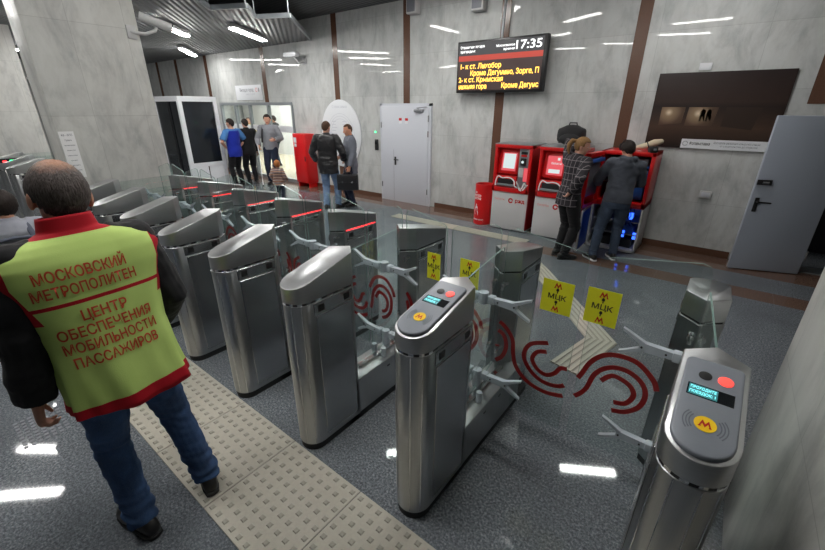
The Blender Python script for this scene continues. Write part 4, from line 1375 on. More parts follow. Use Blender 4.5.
def hand_shapes(g, wrist, d, side, palm_n, curl=0.45, k=1.0):
    d = Vector(d).normalized()
    palm_n = Vector(palm_n)
    palm_n = (palm_n - d * palm_n.dot(d)).normalized()
    ac = d.cross(palm_n).normalized() * side      # towards the thumb
    w = Vector(wrist)
    # palm
    g.tube([w - d * 0.02 * k, w + d * 0.02 * k, w + d * 0.06 * k, w + d * 0.09 * k], [(0.026 * k, 0.02 * k), (0.034 * k, 0.019 * k), (0.04 * k, 0.017 * k), (0.04 * k, 0.014 * k)], n=14, caps=True, ref=palm_n)
    for i, L in enumerate((0.070, 0.079, 0.073, 0.058)):
        o = ac * (0.031 - 0.0205 * i) * k
        p = w + d * (0.078 + (0.006 if i in (1, 2) else 0)) * k + o
        dd = (d + ac * (0.09 - 0.06 * i)).normalized()
        pts = [p]
        ang = 0
        for j, fr in enumerate((0.46, 0.3, 0.24)):
            ang += curl * (0.7 if j == 0 else 1.0) * (1 + 0.12 * i)
            p = p + (dd * math.cos(ang) + palm_n * math.sin(ang)) * (L * fr * k)
            pts.append(p)
        g.tube(pts, [0.0092 * k, 0.0088 * k, 0.008 * k, 0.0068 * k], n=10, caps=True)
    p = w + d * 0.018 * k + ac * 0.026 * k + palm_n * 0.006 * k
    t1 = (d * 0.62 + ac * 0.62 + palm_n * 0.35).normalized()
    t2 = (d * 0.86 + ac * 0.2 + palm_n * 0.45).normalized()
    g.tube([p, p + t1 * 0.038 * k, p + t1 * 0.038 * k + t2 * 0.03 * k, p + t1 * 0.038 * k + t2 * 0.055 * k], [0.013 * k, 0.0108 * k, 0.0096 * k, 0.0076 * k], n=10, caps=True)

TORSO = [  # z, y offset, half width, half depth
    (0.84, -0.01, 0.14, 0.105), (0.90, -0.015, 0.168, 0.118), (0.97, -0.01, 0.168, 0.115), (1.08, 0.0, 0.145, 0.102), (1.2, 0.002, 0.155, 0.112),
    (1.32, 0.0, 0.175, 0.118), (1.41, -0.008, 0.18, 0.105), (1.46, -0.012, 0.145, 0.082), (1.5, -0.012, 0.085, 0.066)]
SKULL_C = Vector((0, 0.012, 0.135))
SKULL_R = Vector((0.077, 0.098, 0.098))

def person(label, loc, rz, height=1.75, seed=0, vs=0.0095, skin=(205, 160, 135), feet=((-0.1, 0.0), (0.1, 0.0)), toe=(8, -8), lean=0.0, side=0.0, twist=0.0,
           hands=None, elbow=None, head=(0, 0, 0), head_k=1.0, hip_dy=0.0, hip_dx=0.0, hip_dz=0.0, bulk=1.0, curl=(0.45, 0.45), palm=None, name='person', face=True, foot_lift=(0, 0), sway=None):
    """builds the skeleton and the skin; the clothes follow in dress()"""
    S = height / 1.75
    P = {'S': S, 'bulk': bulk, 'seed': seed, 'vs': vs}
    root = thing(name, label, 'person', (loc[0], loc[1], 0), rz)
    P['root'] = root
    piv = Vector((hip_dx, hip_dy, 0.95 + hip_dz))
    Tt = Matrix.Translation(piv) @ Matrix.Rotation(twist, 4, 'Z') @ Matrix.Rotation(side, 4, 'Y') @ Matrix.Rotation(-lean, 4, 'X') @ Matrix.Translation((0, 0, -0.95))
    P['Tt'] = Tt
    nb = Tt @ Vector((0, -0.012, 1.515))
    Th = Matrix.Translation(nb) @ Matrix.Rotation(head[0], 4, 'Z') @ Matrix.Rotation(head[2], 4, 'Y') @ Matrix.Rotation(-head[1], 4, 'X') @ Matrix.Diagonal((head_k, head_k, head_k, 1))
    P['Th'] = Th
    # legs
    P['leg'] = []
    for i, s in enumerate((-1, 1)):
        hip = piv + Vector((s * 0.088, 0, -0.05))
        an = Vector((feet[i][0], feet[i][1], 0.085 + foot_lift[i]))
        kn, an = ik(hip, an, 0.425, 0.42, (s * 0.12, 1, 0.0))
        P['leg'].append((hip, kn, an, toe[i]))
    # arms
    P['arm'] = []
    for i, s in enumerate((-1, 1)):
        sh = Tt @ Vector((s * 0.185 * (0.5 + 0.5 * bulk), -0.01, 1.425))
        hd = Vector(hands[i]) if hands else Vector((s * 0.27, 0.06, 0.86))
        pole = Vector(elbow[i]) if elbow else Vector((s * 0.5, -1, 0))
        el, wr = ik(sh, hd, 0.295, 0.255, pole)
        pn = Vector(palm[i]) if palm else Vector((-s, 0.0, 0))
        P['arm'].append((sh, el, wr, pn, curl[i]))
    # skin
    g = G()
    def torso_pts(inf, z0=0.0, z1=9, kx=1.0):
        return [([Tt @ Vector(((hw * bulk + inf) * math.cos(2 * PI * k / 24), y + (hdp * bulk + inf) * math.sin(2 * PI * k / 24), z)) for k in range(24)]) for z, y, hw, hdp in TORSO if z0 <= z <= z1]
    P['torso_pts'] = torso_pts
    g.rings(torso_pts(0))
    for hip, kn, an, to in P['leg']:
        g.tube([hip + Vector((0, 0, 0.04)), hip.lerp(kn, 0.3), kn, kn.lerp(an, 0.3), an], [0.085, 0.08, 0.055, 0.054, 0.037], n=14, caps=True)
        fd = Vector((math.sin(R(-to)), math.cos(R(to)), 0))
        g.tube([an + Vector((0, 0, -0.03)) - fd * 0.04, an + Vector((0, 0, -0.04)) + fd * 0.06, an + Vector((0, 0, -0.055)) + fd * 0.14], [(0.034, 0.036), (0.04, 0.034), (0.036, 0.018)], n=12, caps=True, ref=(0, 0, 1))
    for i, (sh, el, wr, pn, cu) in enumerate(P['arm']):
        s = -1 if i == 0 else 1
        g.tube([sh - (sh - nb) * 0.18, sh, sh.lerp(el, 0.35), el, el.lerp(wr, 0.3), wr], [0.052, 0.054, 0.048, 0.038, 0.04, 0.026], n=14, caps=True)
        hand_shapes(g, wr, (wr - el), s, pn, cu)
    # head and neck
    g.tube([Tt @ Vector((0, -0.012, 1.46)), nb + Vector((0, 0, 0.02)), Th @ Vector((0, 0.0, 0.07))], [0.062, 0.054, 0.054], n=16, caps=True)
    H4 = Th.to_3x3()
    def hell(c, r, rot=None):
        c0 = Vector(c)
        m = H4 if rot is None else H4 @ rot
        g.ell(Th @ c0, r, mat=m)
    hell(SKULL_C, SKULL_R)
    hell((0, 0.045, 0.075), (0.058, 0.058, 0.07))
    hell((0, 0.062, 0.03), (0.036, 0.034, 0.026))
    hell((0, 0.073, 0.148), (0.055, 0.028, 0.018))
    for s in (-1, 1):
        hell((s * 0.038, 0.072, 0.098), (0.022, 0.02, 0.018))
        hell((s * 0.08, -0.002, 0.105), (0.011, 0.02, 0.033), Matrix.Rotation(R(12), 3, 'X'))
    g.tube([Th @ Vector((0, 0.095, 0.145)), Th @ Vector((0, 0.115, 0.11)), Th @ Vector((0, 0.122, 0.094))], [0.01, 0.0125, 0.015], n=10, caps=True)
    hell((0, 0.1, 0.092), (0.02, 0.014, 0.01))
    hell((0, 0.093, 0.062), (0.026, 0.015, 0.007))
    hell((0, 0.091, 0.051), (0.021, 0.014, 0.007))
    me = voxel(g, vs, 3)
    # sink the eye sockets
    iv = Th.inverted()
    if face:
        for v in me.vertices:
            q = iv @ v.co
            if q.y > 0.05 and 0.09 < q.z < 0.16:
                for s in (-1, 1):
                    dd = math.hypot(q.x - s * 0.034, (q.z - 0.122) * 1.3)
                    if dd < 0.026:
                        v.co -= H4 @ Vector((0, 1, 0)) * 0.011 * (1 - dd / 0.026)
    mskin = skin_mat(label, skin)
    lips = plain('lips_' + str(seed), srgb(int(skin[0] * 0.82), int(skin[1] * 0.6), int(skin[2] * 0.6)), 0.5)
    body = finish('body', me, [mskin, lips], P)
    if face:
        for f in body.data.polygons:
            q = iv @ (f.center / S)
            if q.y > 0.085 and abs(q.x) < 0.026 and 0.047 < q.z < 0.067:
                f.material_index = 1
        for s in (-1, 1):
            e = G()
            e.ell(Th @ Vector((s * 0.034, 0.078, 0.122)), (0.0125, 0.0125, 0.0125), 14, 10, mi=0)
            e.ell(Th @ Vector((s * 0.034, 0.087, 0.122)), (0.0052, 0.0046, 0.0052), 10, 6, mi=1)
            bmesh.ops.scale(e.bm, vec=(S, S, S), verts=e.bm.verts)
            e.build('eye', ['eye_white', 'black_print'], root, 60)
    return P

M['eye_white'] = plain('eye_white', srgb(225, 222, 216), 0.3)
_sk = {}
def skin_mat(label, c):
    if c not in _sk:
        t = NT('skin_%d_%d_%d' % c)
        v, x, y, z = t.xyz()
        nz = t.noise(v, 40.0, 4.0)
        a = srgb(*c)
        b = (a[0] * 0.86, a[1] * 0.72, a[2] * 0.68, 1)
        t.l(t.mix(nz, a, b), t.b.inputs['Base Color'])
        t.b.inputs['Roughness'].default_value = 0.5
        t.b.inputs['Subsurface Weight'].default_value = 0.08
        t.b.inputs['Subsurface Radius'].default_value = (0.01, 0.004, 0.002)
        _sk[c] = t.m
    return _sk[c]

def finish(name, me, mats, P, smooth=180, scale=True, parent=None):
    if scale:
        S = P['S']
        me.transform(Matrix.Diagonal((S, S, S, 1)))
    me.name = name
    return link_mesh(name, me, mats, parent or P['root'], smooth)

def fab(P, amp=0.006, sc=9.0, stretch=(1, 1, 1)):
    o = Vector((P['seed'] * 3.1, P['seed'] * 1.7, 0.3))
    st = Vector(stretch)
    def f(co):
        q = Vector((co.x * st.x, co.y * st.y, co.z * st.z))
        return amp * (noise.noise(q * sc + o) + 0.5 * noise.noise(q * sc * 2.3 + o))
    return f

def top(P, mat, name='jacket', inf=0.022, hem=0.86, sleeve=1.0, flare=0.0, collar=0.0, hood=False, sl=0.02, amp=0.006, open_neck=1.5, cuff=None):
    """jacket, shirt or jumper; sleeve = share of the arm that is covered"""
    Tt, b = P['Tt'], P['bulk']
    g = G()
    rg = []
    zs = [hem] + [z for z, *_ in TORSO if hem + 0.02 < z <= open_neck]
    for z in zs:
        zz = max(z, TORSO[0][0])
        for a, c in zip(TORSO, TORSO[1:]):
            if a[0] <= zz <= c[0]:
                k = (zz - a[0]) / (c[0] - a[0])
                y, hw, hd = [a[i] + (c[i] - a[i]) * k for i in (1, 2, 3)]
                break
        if z < 1.0:
            hw, hd = max(hw, 0.16), max(hd, 0.112)
        if z < 1.2:
            hw, hd = max(hw, 0.155), max(hd, 0.108)
        fl = flare * max(0, (1.05 - z) / 0.2)
        i2 = inf + fl
        rg.append([Tt @ Vector(((hw * b + i2) * math.cos(2 * PI * k / 28), y + (hd * b + i2) * math.sin(2 * PI * k / 28), z)) for k in range(28)])
    g.rings(rg)
    nb = Tt @ Vector((0, -0.012, 1.5))
    for i, (sh, el, wr, pn, cu) in enumerate(P['arm']):
        P0 = nb.lerp(sh, 0.55) - Vector((0, 0, 0.012))
        r = [0.058, 0.066, 0.062, 0.052, 0.05, 0.04]
        pts = [P0, sh, sh.lerp(el, 0.4), el, el.lerp(wr, 0.4), wr - (wr - el).normalized() * 0.012]
        if sleeve < 1.0:
            pts = pts[:2] + [sh.lerp(el, sleeve * 1.0), sh.lerp(el, sleeve * 2.0 if sleeve < 0.5 else 0.9)]
            r = [0.058, 0.066, 0.066, 0.068]
        rr = [x + sl for x in r]
        rr[0] = 0.06 + sl * 0.6
        g.tube(pts, rr, n=16)
        g.ell(sh, (0.066 + sl, 0.066 + sl, 0.066 + sl), 16, 10)
    if collar:
        g.tube([Tt @ Vector((0, -0.012, 1.45)), Tt @ Vector((0, -0.014, 1.5)), Tt @ Vector((0, -0.01, 1.5 + collar))], [0.09, 0.08, 0.072], n=20)
    if hood:
        g.tube([Tt @ Vector((-0.1, 0.02, 1.48)), Tt @ Vector((-0.085, -0.08, 1.5)), Tt @ Vector((0, -0.125, 1.47)), Tt @ Vector((0.085, -0.08, 1.5)), Tt @ Vector((0.1, 0.02, 1.48))], [0.03, 0.045, 0.055, 0.045, 0.03], n=14, caps=True)
        g.ell(Tt @ Vector((0, -0.115, 1.4)), (0.09, 0.045, 0.1), 16, 10)
    me = voxel(g, P['vs'] * 1.05, 3)
    wrinkle(me, fab(P, amp, 9.0, (1, 1, 1.6)))
    return finish(name, me, [mat], P)

def trousers(P, mat, inf=0.018, amp=0.006, waist=1.0, hemr=0.06, name='trousers', hem_up=0.0, short=None):
    Tt = P['Tt']
    g = G()
    rg = []
    b = P['bulk']
    hipc = (P['leg'][0][0] + P['leg'][1][0]) / 2
    for z, hw, hd in ((0.80, 0.12, 0.1), (0.86, 0.165, 0.118), (0.93, 0.168, 0.118), (waist, 0.16, 0.11)):
        rg.append([Tt @ Vector(((hw * b + inf * 0.7) * math.cos(2 * PI * k / 24), -0.012 + (hd * b + inf * 0.7) * math.sin(2 * PI * k / 24), z)) for k in range(24)])
    g.rings(rg)
    for hip, kn, an, to in P['leg']:
        g.tube([hip + Vector((0, 0, 0.05)), hip.lerp(kn, 0.35), kn, kn.lerp(an, 0.4), an + Vector((0, 0, -0.02 + hem_up))], [0.088 + inf, 0.082 + inf, 0.06 + inf, 0.055 + inf, hemr], n=16)
        g.ell(hip + Vector((0, 0, 0.03)), (0.09 + inf, 0.09 + inf, 0.1), 16, 10)
    me = voxel(g, P['vs'] * 1.05, 3)
    kns = [(l[1], l[2]) for l in P['leg']]
    base = fab(P, amp, 7.0, (1, 1, 2.2))
    def f(co):
        d = base(co)
        for kn, an in kns:
            w = max(0, 1 - abs(co.z - kn.z) / 0.12) * 0.5 + max(0, 1 - abs(co.z - an.z - 0.05) / 0.14)
            if (co.xy - kn.lerp(an, 0.5).xy).length < 0.2:
                d += amp * 0.9 * w * math.sin(co.z * 110 + co.x * 25 + 4 * noise.noise(co * 9))
        return d
    wrinkle(me, f)
    return finish(name, me, [mat], P)

def shoes(P, mat, sole='black_rubber', size=1.0):
    out = []
    for hip, kn, an, to in P['leg']:
        fd = Vector((math.sin(R(-to)), math.cos(R(to)), 0))
        sd = Vector((fd.y, -fd.x, 0))
        base = Vector((an.x, an.y, an.z - 0.085))
        def ring(y, w, h, z0, r=0.75, n=16):
            pts = []
            for k in range(n):
                a = 2 * PI * k / n
                c, s = math.cos(a), math.sin(a)
                x = w * math.copysign(abs(c) ** r, c)
                z = z0 + h / 2 + h / 2 * math.copysign(abs(s) ** r, s)
                pts.append(base + sd * x + fd * y + Vector((0, 0, z)))
            return pts
        k = size
        g = G()
        g.rings([ring(-0.088 * k, 0.012, 0.03, 0.03), ring(-0.082 * k, 0.03, 0.06, 0.02), ring(-0.05 * k, 0.038, 0.085, 0.018), ring(0.0, 0.041, 0.095, 0.018), ring(0.05 * k, 0.044, 0.078, 0.018), ring(0.11 * k, 0.05, 0.055, 0.016), ring(0.165 * k, 0.044, 0.045, 0.016), ring(0.195 * k, 0.026, 0.034, 0.018), ring(0.203 * k, 0.01, 0.02, 0.022)])
        bmesh.ops.scale(g.bm, vec=(P['S'],) * 3, verts=g.bm.verts)
        sh = g.build('shoe', mat, P['root'], 60)
        g = G()
        g.rings([ring(-0.092 * k, 0.012, 0.022, 0, 0.4), ring(-0.085 * k, 0.032, 0.024, 0, 0.4), ring(-0.04 * k, 0.041, 0.024, 0, 0.4), ring(0.04 * k, 0.042, 0.022, 0, 0.4), ring(0.11 * k, 0.052, 0.022, 0, 0.4), ring(0.17 * k, 0.045, 0.022, 0.001, 0.4), ring(0.2 * k, 0.026, 0.02, 0.003, 0.4), ring(0.208 * k, 0.01, 0.018, 0.005, 0.4)])
        bmesh.ops.scale(g.bm, vec=(P['S'],) * 3, verts=g.bm.verts)
        g.build('sole', sole, sh, 60)
        out.append(sh)
    return out

def hair(P, mat, keep, thick=0.016, amp=0.006, sc=30.0, name='hair', n=64, m=44, seed=3, grow=1.0, extra=None):
    """hair shell over the skull; keep(q) in head space says where it grows"""
    Th = P['Th']
    bm = bmesh.new()
    rows = []
    for j in range(m + 1):
        a = -PI / 2 + PI * j / m
        row = []
        for k in range(n):
            u = 2 * PI * k / n
            d = Vector((math.cos(a) * math.cos(u), math.cos(a) * math.sin(u), math.sin(a)))
            row.append(d)
        rows.append(row)
    def pos(d, off):
        q = SKULL_C + Vector((d.x * SKULL_R.x, d.y * SKULL_R.y, d.z * SKULL_R.z))
        if q.z < 0.09:                      # follow the nape
            q.y = max(q.y, -0.062 - (q.z - 0.02) * 0.25) if d.y < 0 else q.y
        nn = Vector((d.x / SKULL_R.x, d.y / SKULL_R.y, d.z / SKULL_R.z)).normalized()
        return q + nn * off
    vo, vi = {}, {}
    def gv(store, j, k, outer):
        key = (j, k % n)
        if key not in store:
            d = rows[key[0]][key[1]]
            nz = noise.noise(d * sc * 0.35 + Vector((seed, 0, 0))) + 0.6 * noise.noise(Vector((d.x * sc, d.y * sc, d.z * sc * 0.4)) + Vector((0, seed, 0)))
            store[key] = bm.verts.new(Th @ pos(d, (thick + amp * nz) if outer else -0.006))
        return store[key]
    faces = set()
    for j in range(m):
        for k in range(n):
            d = (rows[j][k] + rows[j + 1][(k + 1) % n]) / 2
            q = pos(d.normalized(), 0)
            if keep(q, noise.noise(d * 14 + Vector((seed, seed, 0)))):
                faces.add((j, k))
    for j, k in faces:
        try:
            bm.faces.new((gv(vo, j, k, 1), gv(vo, j, k + 1, 1), gv(vo, j + 1, k + 1, 1), gv(vo, j + 1, k, 1)))
            bm.faces.new((gv(vi, j + 1, k, 0), gv(vi, j + 1, k + 1, 0), gv(vi, j, k + 1, 0), gv(vi, j, k, 0)))
        except ValueError:
            pass
        for dj, dk, e in ((-1, 0, ((j, k), (j, k + 1))), (1, 0, ((j + 1, k + 1), (j + 1, k))), (0, -1, ((j + 1, k), (j, k))), (0, 1, ((j, k + 1), (j + 1, k + 1)))):
            nk = (j + dj, (k + dk) % n)
            if nk not in faces:
                (a, b), (c, d2) = e
                try:
                    bm.faces.new((gv(vo, c, d2, 1), gv(vo, a, b, 1), gv(vi, a, b, 0), gv(vi, c, d2, 0)))
                except ValueError:
                    pass
    if extra:
        g = G()
        g.bm.free()
        g.bm = bm
        extra(g, Th)
    bmesh.ops.remove_doubles(bm, verts=bm.verts, dist=0.0004)
    bmesh.ops.recalc_face_normals(bm, faces=bm.faces)
    me = temp_mesh(bm)
    return finish(name, me, [mat], P)

def short_hair(q, nz):
    if q.z < 0.04:
        return False
    if q.y > 0.055:
        return q.z > 0.188 + nz * 0.006
    if q.y > -0.005:
        return q.z > 0.135 + (q.y) * 0.5 + nz * 0.006
    if q.y > -0.04:
        return q.z > 0.095 + nz * 0.006
    return q.z > 0.055 + nz * 0.006

def cloth(name, rgb, rough=0.8, var=0.14, vscale=14, bump=0.25):
    t = NT(name)
    v, x, y, z = t.xyz()
    a = srgb(*rgb)
    nz = t.noise(v, vscale, 4.0)
    fine = t.noise(v, 260.0, 2.0)
    d = tuple(c * (1 - var) for c in a[:3]) + (1,)
    u = tuple(min(1, c * (1 + var)) for c in a[:3]) + (1,)
    t.l(t.mix(nz, d, u), t.b.inputs['Base Color'])
    t.b.inputs['Roughness'].default_value = rough
    t.b.inputs['Sheen Weight'].default_value = 0.1
    t.b.inputs['Specular IOR Level'].default_value = 0.25
    t.bump(fine, bump, 0.002)
    return t.m
def denim(name, rgb):
    t = NT(name)
    v, x, y, z = t.xyz()
    a = srgb(*rgb)
    nz = t.noise(v, 7.0, 5.0, 0.6)
    fine = t.noise(t.scale(v, (400, 400, 90)), 1.0, 2.0)
    c = t.ramp(nz, [(0.3, tuple(k * 0.62 for k in a[:3]) + (1,)), (0.55, a), (0.75, tuple(min(1, k * 1.5 + 0.01) for k in a[:3]) + (1,))])
    t.l(t.mix(t.math('MULTIPLY', fine, 0.25), c, (0.25, 0.3, 0.36, 1)), t.b.inputs['Base Color'])
    t.b.inputs['Roughness'].default_value = 0.85
    t.b.inputs['Specular IOR Level'].default_value = 0.2
    t.bump(fine, 0.2, 0.002)
    return t.m
def hairmat(name, rgb, grey=None, amt=0.0):
    t = NT(name)
    v, x, y, z = t.xyz()
    st = t.noise(t.scale(v, (150, 150, 40)), 1.0, 3.0)
    a = srgb(*rgb)
    b = tuple(k * 1.9 + 0.01 for k in a[:3]) + (1,)
    c = t.mix(st, tuple(k * 0.6 for k in a[:3]) + (1,), b)
    if grey:
        g2 = t.noise(t.scale(v, (190, 190, 35)), 1.0, 5.0, 0.7)
        m = t.math('MULTIPLY', t.math('MULTIPLY', t.math('SUBTRACT', g2, 0.38), 2.6), amt)
        m = t.math('MAXIMUM', m, 0.0)
        c = t.mix(m, c, srgb(*grey))
    t.l(c, t.b.inputs['Base Color'])
    t.b.inputs['Roughness'].default_value = 0.6
    t.b.inputs['Specular IOR Level'].default_value = 0.2
    t.bump(st, 0.5, 0.004)
    return t.m

M['jacket_black'] = cloth('black_jacket_cloth', (22, 22, 25))
M['jean_blue'] = denim('blue_denim', (38, 72, 118))
M['jean_pale'] = denim('washed_blue_denim', (120, 146, 182))
M['jean_dark'] = denim('dark_blue_denim', (48, 62, 84))
M['trouser_black'] = cloth('black_trouser_cloth', (20, 20, 23))
M['trouser_navy'] = cloth('navy_trouser_cloth', (34, 42, 62))
M['shoe_black'] = plain('black_shoe_leather', (0.012, 0.011, 0.011, 1), 0.35)
M['leather'] = plain('black_leather', (0.016, 0.016, 0.018, 1), 0.32, bump=0.4, vscale=70)
M['wool_grey'] = cloth('grey_coat_cloth', (104, 108, 118))
M['sweater'] = cloth('grey_sweatshirt_cloth', (128, 130, 136))
M['hoodie'] = cloth('dark_grey_hoodie_cloth', (70, 74, 83))
M['blue_vest'] = cloth('blue_vest_cloth', (22, 42, 150))
M['blue_shirt'] = cloth('light_blue_shirt_cloth', (70, 120, 175))
M['grey_jacket'] = cloth('pale_grey_jacket_cloth', (150, 152, 162))
M['strap'] = cloth('grey_strap', (84, 88, 102))
M['hair_dark'] = hairmat('dark_hair', (30, 22, 19))
M['hair_brown'] = hairmat('brown_hair', (64, 44, 30))
M['hair_blond'] = hairmat('fair_brown_hair', (118, 88, 54))
M['hair_ginger'] = hairmat('ginger_hair', (150, 92, 48))
M['hair_grey'] = hairmat('greying_dark_hair', (52, 45, 42), (142, 136, 132), 0.6)
M['white_sole'] = plain('white_sole', srgb(210, 210, 212), 0.6)

# ------------------------------------------------------------------ the man in the yellow-green vest
def vest_man():
    P = person('man in yellow-green lettered vest and jeans standing with his back to us', (-1.965, 0.40), R(89), 1.79, 1, 0.0055, (196, 150, 128),
               feet=((-0.15, -0.06), (0.17, -0.06)), toe=(12, -14), lean=R(9), side=R(-1), twist=R(2), hands=((-0.33, 0.0, 0.80), (0.22, 0.2, 0.96)), elbow=((-0.6, -1, 0), (0.35, -1, 0)),
               head=(R(0), R(10), R(6)), bulk=1.1, curl=(0.75, 0.6), palm=((0.5, 0.0, 0.1), (-1, 0.2, 0)), hip_dx=-0.025, hip_dy=-0.02, face=True, head_k=1.1, foot_lift=(0.0, 0.014))
    S = P['S']
    top(P, M['jacket_black'], 'jacket', inf=0.018, hem=0.88, sl=0.024, amp=0.008, collar=0.0)
    trousers(P, M['jean_blue'], inf=0.014, amp=0.007, hemr=0.066)
    shoes(P, 'shoe_black')
    def keep(q, nz):
        if q.z < 0.035 + nz * 0.004:
            return False
        if q.y > 0.05:
            return q.z > 0.2
        if q.y > 0.0:
            return q.z > 0.12 + nz * 0.006
        if q.y > -0.03:
            return q.z > 0.1 + nz * 0.006
        return True
    # hair thinning to skin on the crown
    hm = hairmat('thinning_grey_hair', (44, 37, 35), (138, 130, 126), 0.55)
    nt = hm.node_tree
    bs = nt.nodes['Principled BSDF']
    src = bs.inputs['Base Color'].links[0].from_socket
    tc = nt.nodes.new('ShaderNodeTexCoord')
    ds = nt.nodes.new('ShaderNodeVectorMath')
    ds.operation = 'DISTANCE'
    ds.inputs[1].default_value = S * (P['Th'] @ Vector((-0.004, -0.03, 0.235)))
    nz = nt.nodes.new('ShaderNodeTexNoise')
    nz.inputs['Scale'].default_value = 55.0
    nz.inputs['Detail'].default_value = 4.0
    mr = nt.nodes.new('ShaderNodeMath')
    mr.operation = 'MULTIPLY_ADD'
    mr.inputs[1].default_value = 0.05
    rp = nt.nodes.new('ShaderNodeValToRGB')
    rp.color_ramp.elements[0].position = 0.045
    rp.color_ramp.elements[0].color = (0.8, 0.8, 0.8, 1)
    rp.color_ramp.elements[1].position = 0.105
    rp.color_ramp.elements[1].color = (0, 0, 0, 1)
    mx = nt.nodes.new('ShaderNodeMix')
    mx.data_type = 'RGBA'
    mx.inputs[7].default_value = srgb(172, 128, 106)
    nt.links.new(tc.outputs['Object'], ds.inputs[0])
    nt.links.new(tc.outputs['Object'], nz.inputs['Vector'])
    nt.links.new(nz.outputs[0], mr.inputs[0])
    nt.links.new(ds.outputs['Value'], mr.inputs[2])
    nt.links.new(mr.outputs[0], rp.inputs[0])
    nt.links.new(rp.outputs[0], mx.inputs[0])
    nt.links.new(src, mx.inputs[6])
    nt.links.new(mx.outputs[2], bs.inputs['Base Color'])
    hair(P, hm, keep, 0.010, 0.003, 34.0)
    # the vest: a sleeveless shell with front and back panels
    Tt = P['Tt']
    t = NT('vest_cloth')
    v, x, y, z = t.xyz()
    nz = t.noise(v, 9.0, 3.0)
    green = t.mix(nz, srgb(176, 204, 110), srgb(196, 220, 128))
    red = t.mix(nz, srgb(160, 14, 30), srgb(184, 22, 38))
    ax = t.math('ABSOLUTE', x)
    hemm = t.math('LESS_THAN', z, 0.842 * S)
    # red piping along the arm holes
    edge = t.math('MINIMUM', t.math('MULTIPLY_ADD', t.math('SUBTRACT', z, 1.2 * S), 0.3, 0.192 * S), 0.238 * S)
    arm = t.math('MULTIPLY', t.math('GREATER_THAN', ax, edge), t.math('GREATER_THAN', z, 1.2 * S))
    col = t.math('GREATER_THAN', t.math('SUBTRACT', z, t.math('MULTIPLY', ax, 0.0)), 1.503 * S)
    yoke = t.math('MULTIPLY', t.math('LESS_THAN', t.math('ABSOLUTE', t.math('SUBTRACT', z, 1.262 * S)), 0.0075 * S), t.math('LESS_THAN', y, 0.02))
    msk = t.math('MAXIMUM', t.math('MAXIMUM', hemm, arm), t.math('MAXIMUM', col, yoke))
    t.l(t.mix(msk, green, red), t.b.inputs['Base Color'])
    t.b.inputs['Roughness'].default_value = 0.75
    t.b.inputs['Specular IOR Level'].default_value = 0.25
    fine = t.noise(v, 300.0, 2.0)
    t.bump(fine, 0.2, 0.002)
    vm = t.m
    g = G()
    n = 72
    prof = [(0.79, -0.012, 0.232, 0.172), (0.86, -0.012, 0.226, 0.168), (0.95, -0.01, 0.22, 0.163), (1.08, -0.002, 0.215, 0.158), (1.2, 0.0, 0.228, 0.158), (1.28, 0.0, 0.25, 0.156), (1.35, -0.004, 0.276, 0.152), (1.41, -0.008, 0.284, 0.142), (1.45, -0.012, 0.262, 0.126), (1.48, -0.014, 0.206, 0.11), (1.503, -0.014, 0.135, 0.094), (1.52, -0.014, 0.096, 0.088), (1.575, -0.022, 0.084, 0.08)]
    fine_prof = []
    for a, b in zip(prof, prof[1:]):
        for k in range(5):
            u = k / 5
            fine_prof.append(tuple(a[i] + (b[i] - a[i]) * u for i in range(4)))
    fine_prof.append(prof[-1])
    def sec(z, y, hw, hd):
        out = []
        for k in range(n):
            a = 2 * PI * k / n
            c, s = math.cos(a), math.sin(a)
            e = 0.82
            q = Vector((hw * math.copysign(abs(c) ** e, c), y + hd * math.copysign(abs(s) ** e, s), z))
            w = max(0.0, (1.15 - z) / 0.35)
            fold = 0.011 * w * math.sin(a * 7 + 1.0) + 0.006 * w * math.sin(a * 13 + z * 6) + 0.006 * noise.noise(q * 6.0) + 0.004 * noise.noise(Vector((q.x * 14, q.y * 14, q.z * 5)))
            if z > 1.48:
                fold *= 0.3
            q += Vector((c, s, 0)) * fold
            if z < 0.8:
                q.z += 0.012 * math.sin(a * 2 + 0.6)
            out.append(q * S)
        return out
    g.rings([sec(*p) for p in fine_prof], cap0=False, cap1=False)
    bmesh.ops.recalc_face_normals(g.bm, faces=g.bm.faces)
    bmesh.ops.solidify(g.bm, geom=list(g.bm.faces), thickness=0.006)
    vest = g.build('vest', vm, P['root'], 180)
    Ts = Matrix.Diagonal((S, S, S, 1)) @ Tt @ Matrix.Diagonal((1 / S, 1 / S, 1 / S, 1))
    vest.matrix_local = Ts
    bv = BVHTree.FromPolygons([q.co.copy() for q in vest.data.vertices], [tuple(p.vertices) for p in vest.data.polygons])
    def line(txt, zc, size, width, xc=0.0):
        me = text_mesh(txt, size, 'CENTER', 0.0011, 0.0, 2)
        b = bmesh.new()
        b.from_mesh(me)
        bmesh.ops.triangulate(b, faces=b.faces)
        bmesh.ops.subdivide_edges(b, edges=[e for e in b.edges if e.calc_length() > 0.012], cuts=1)
        xs = [q.co.x for q in b.verts]
        k = width / (max(xs) - min(xs))
        for q in b.verts:
            X, Z = (xc + q.co.x * k) * S, zc * S + q.co.y * S
            # writing is read from behind (-y looking to +y), right hand is +x
            h = bv.ray_cast(Vector((X, -1.0, Z)), Vector((0, 1, 0)))
            yy = h[0].y if h[0] is not None else -0.16
            q.co = Vector((X, yy - 0.0042, Z))
        m2 = bpy.data.meshes.new('x')
        b.to_mesh(m2)
        b.free()
        g = G()
        g.bm.from_mesh(m2)
        bpy.data.meshes.remove(m2)
        g.build('lettering', 'vest_print', vest, 0, recalc=False)
    line('МОСКОВСКИЙ', 1.372, 0.056, 0.285, -0.035)
    line('МЕТРОПОЛИТЕН', 1.312, 0.056, 0.325, -0.035)
    line('ЦЕНТР', 1.205, 0.056, 0.15, -0.015)
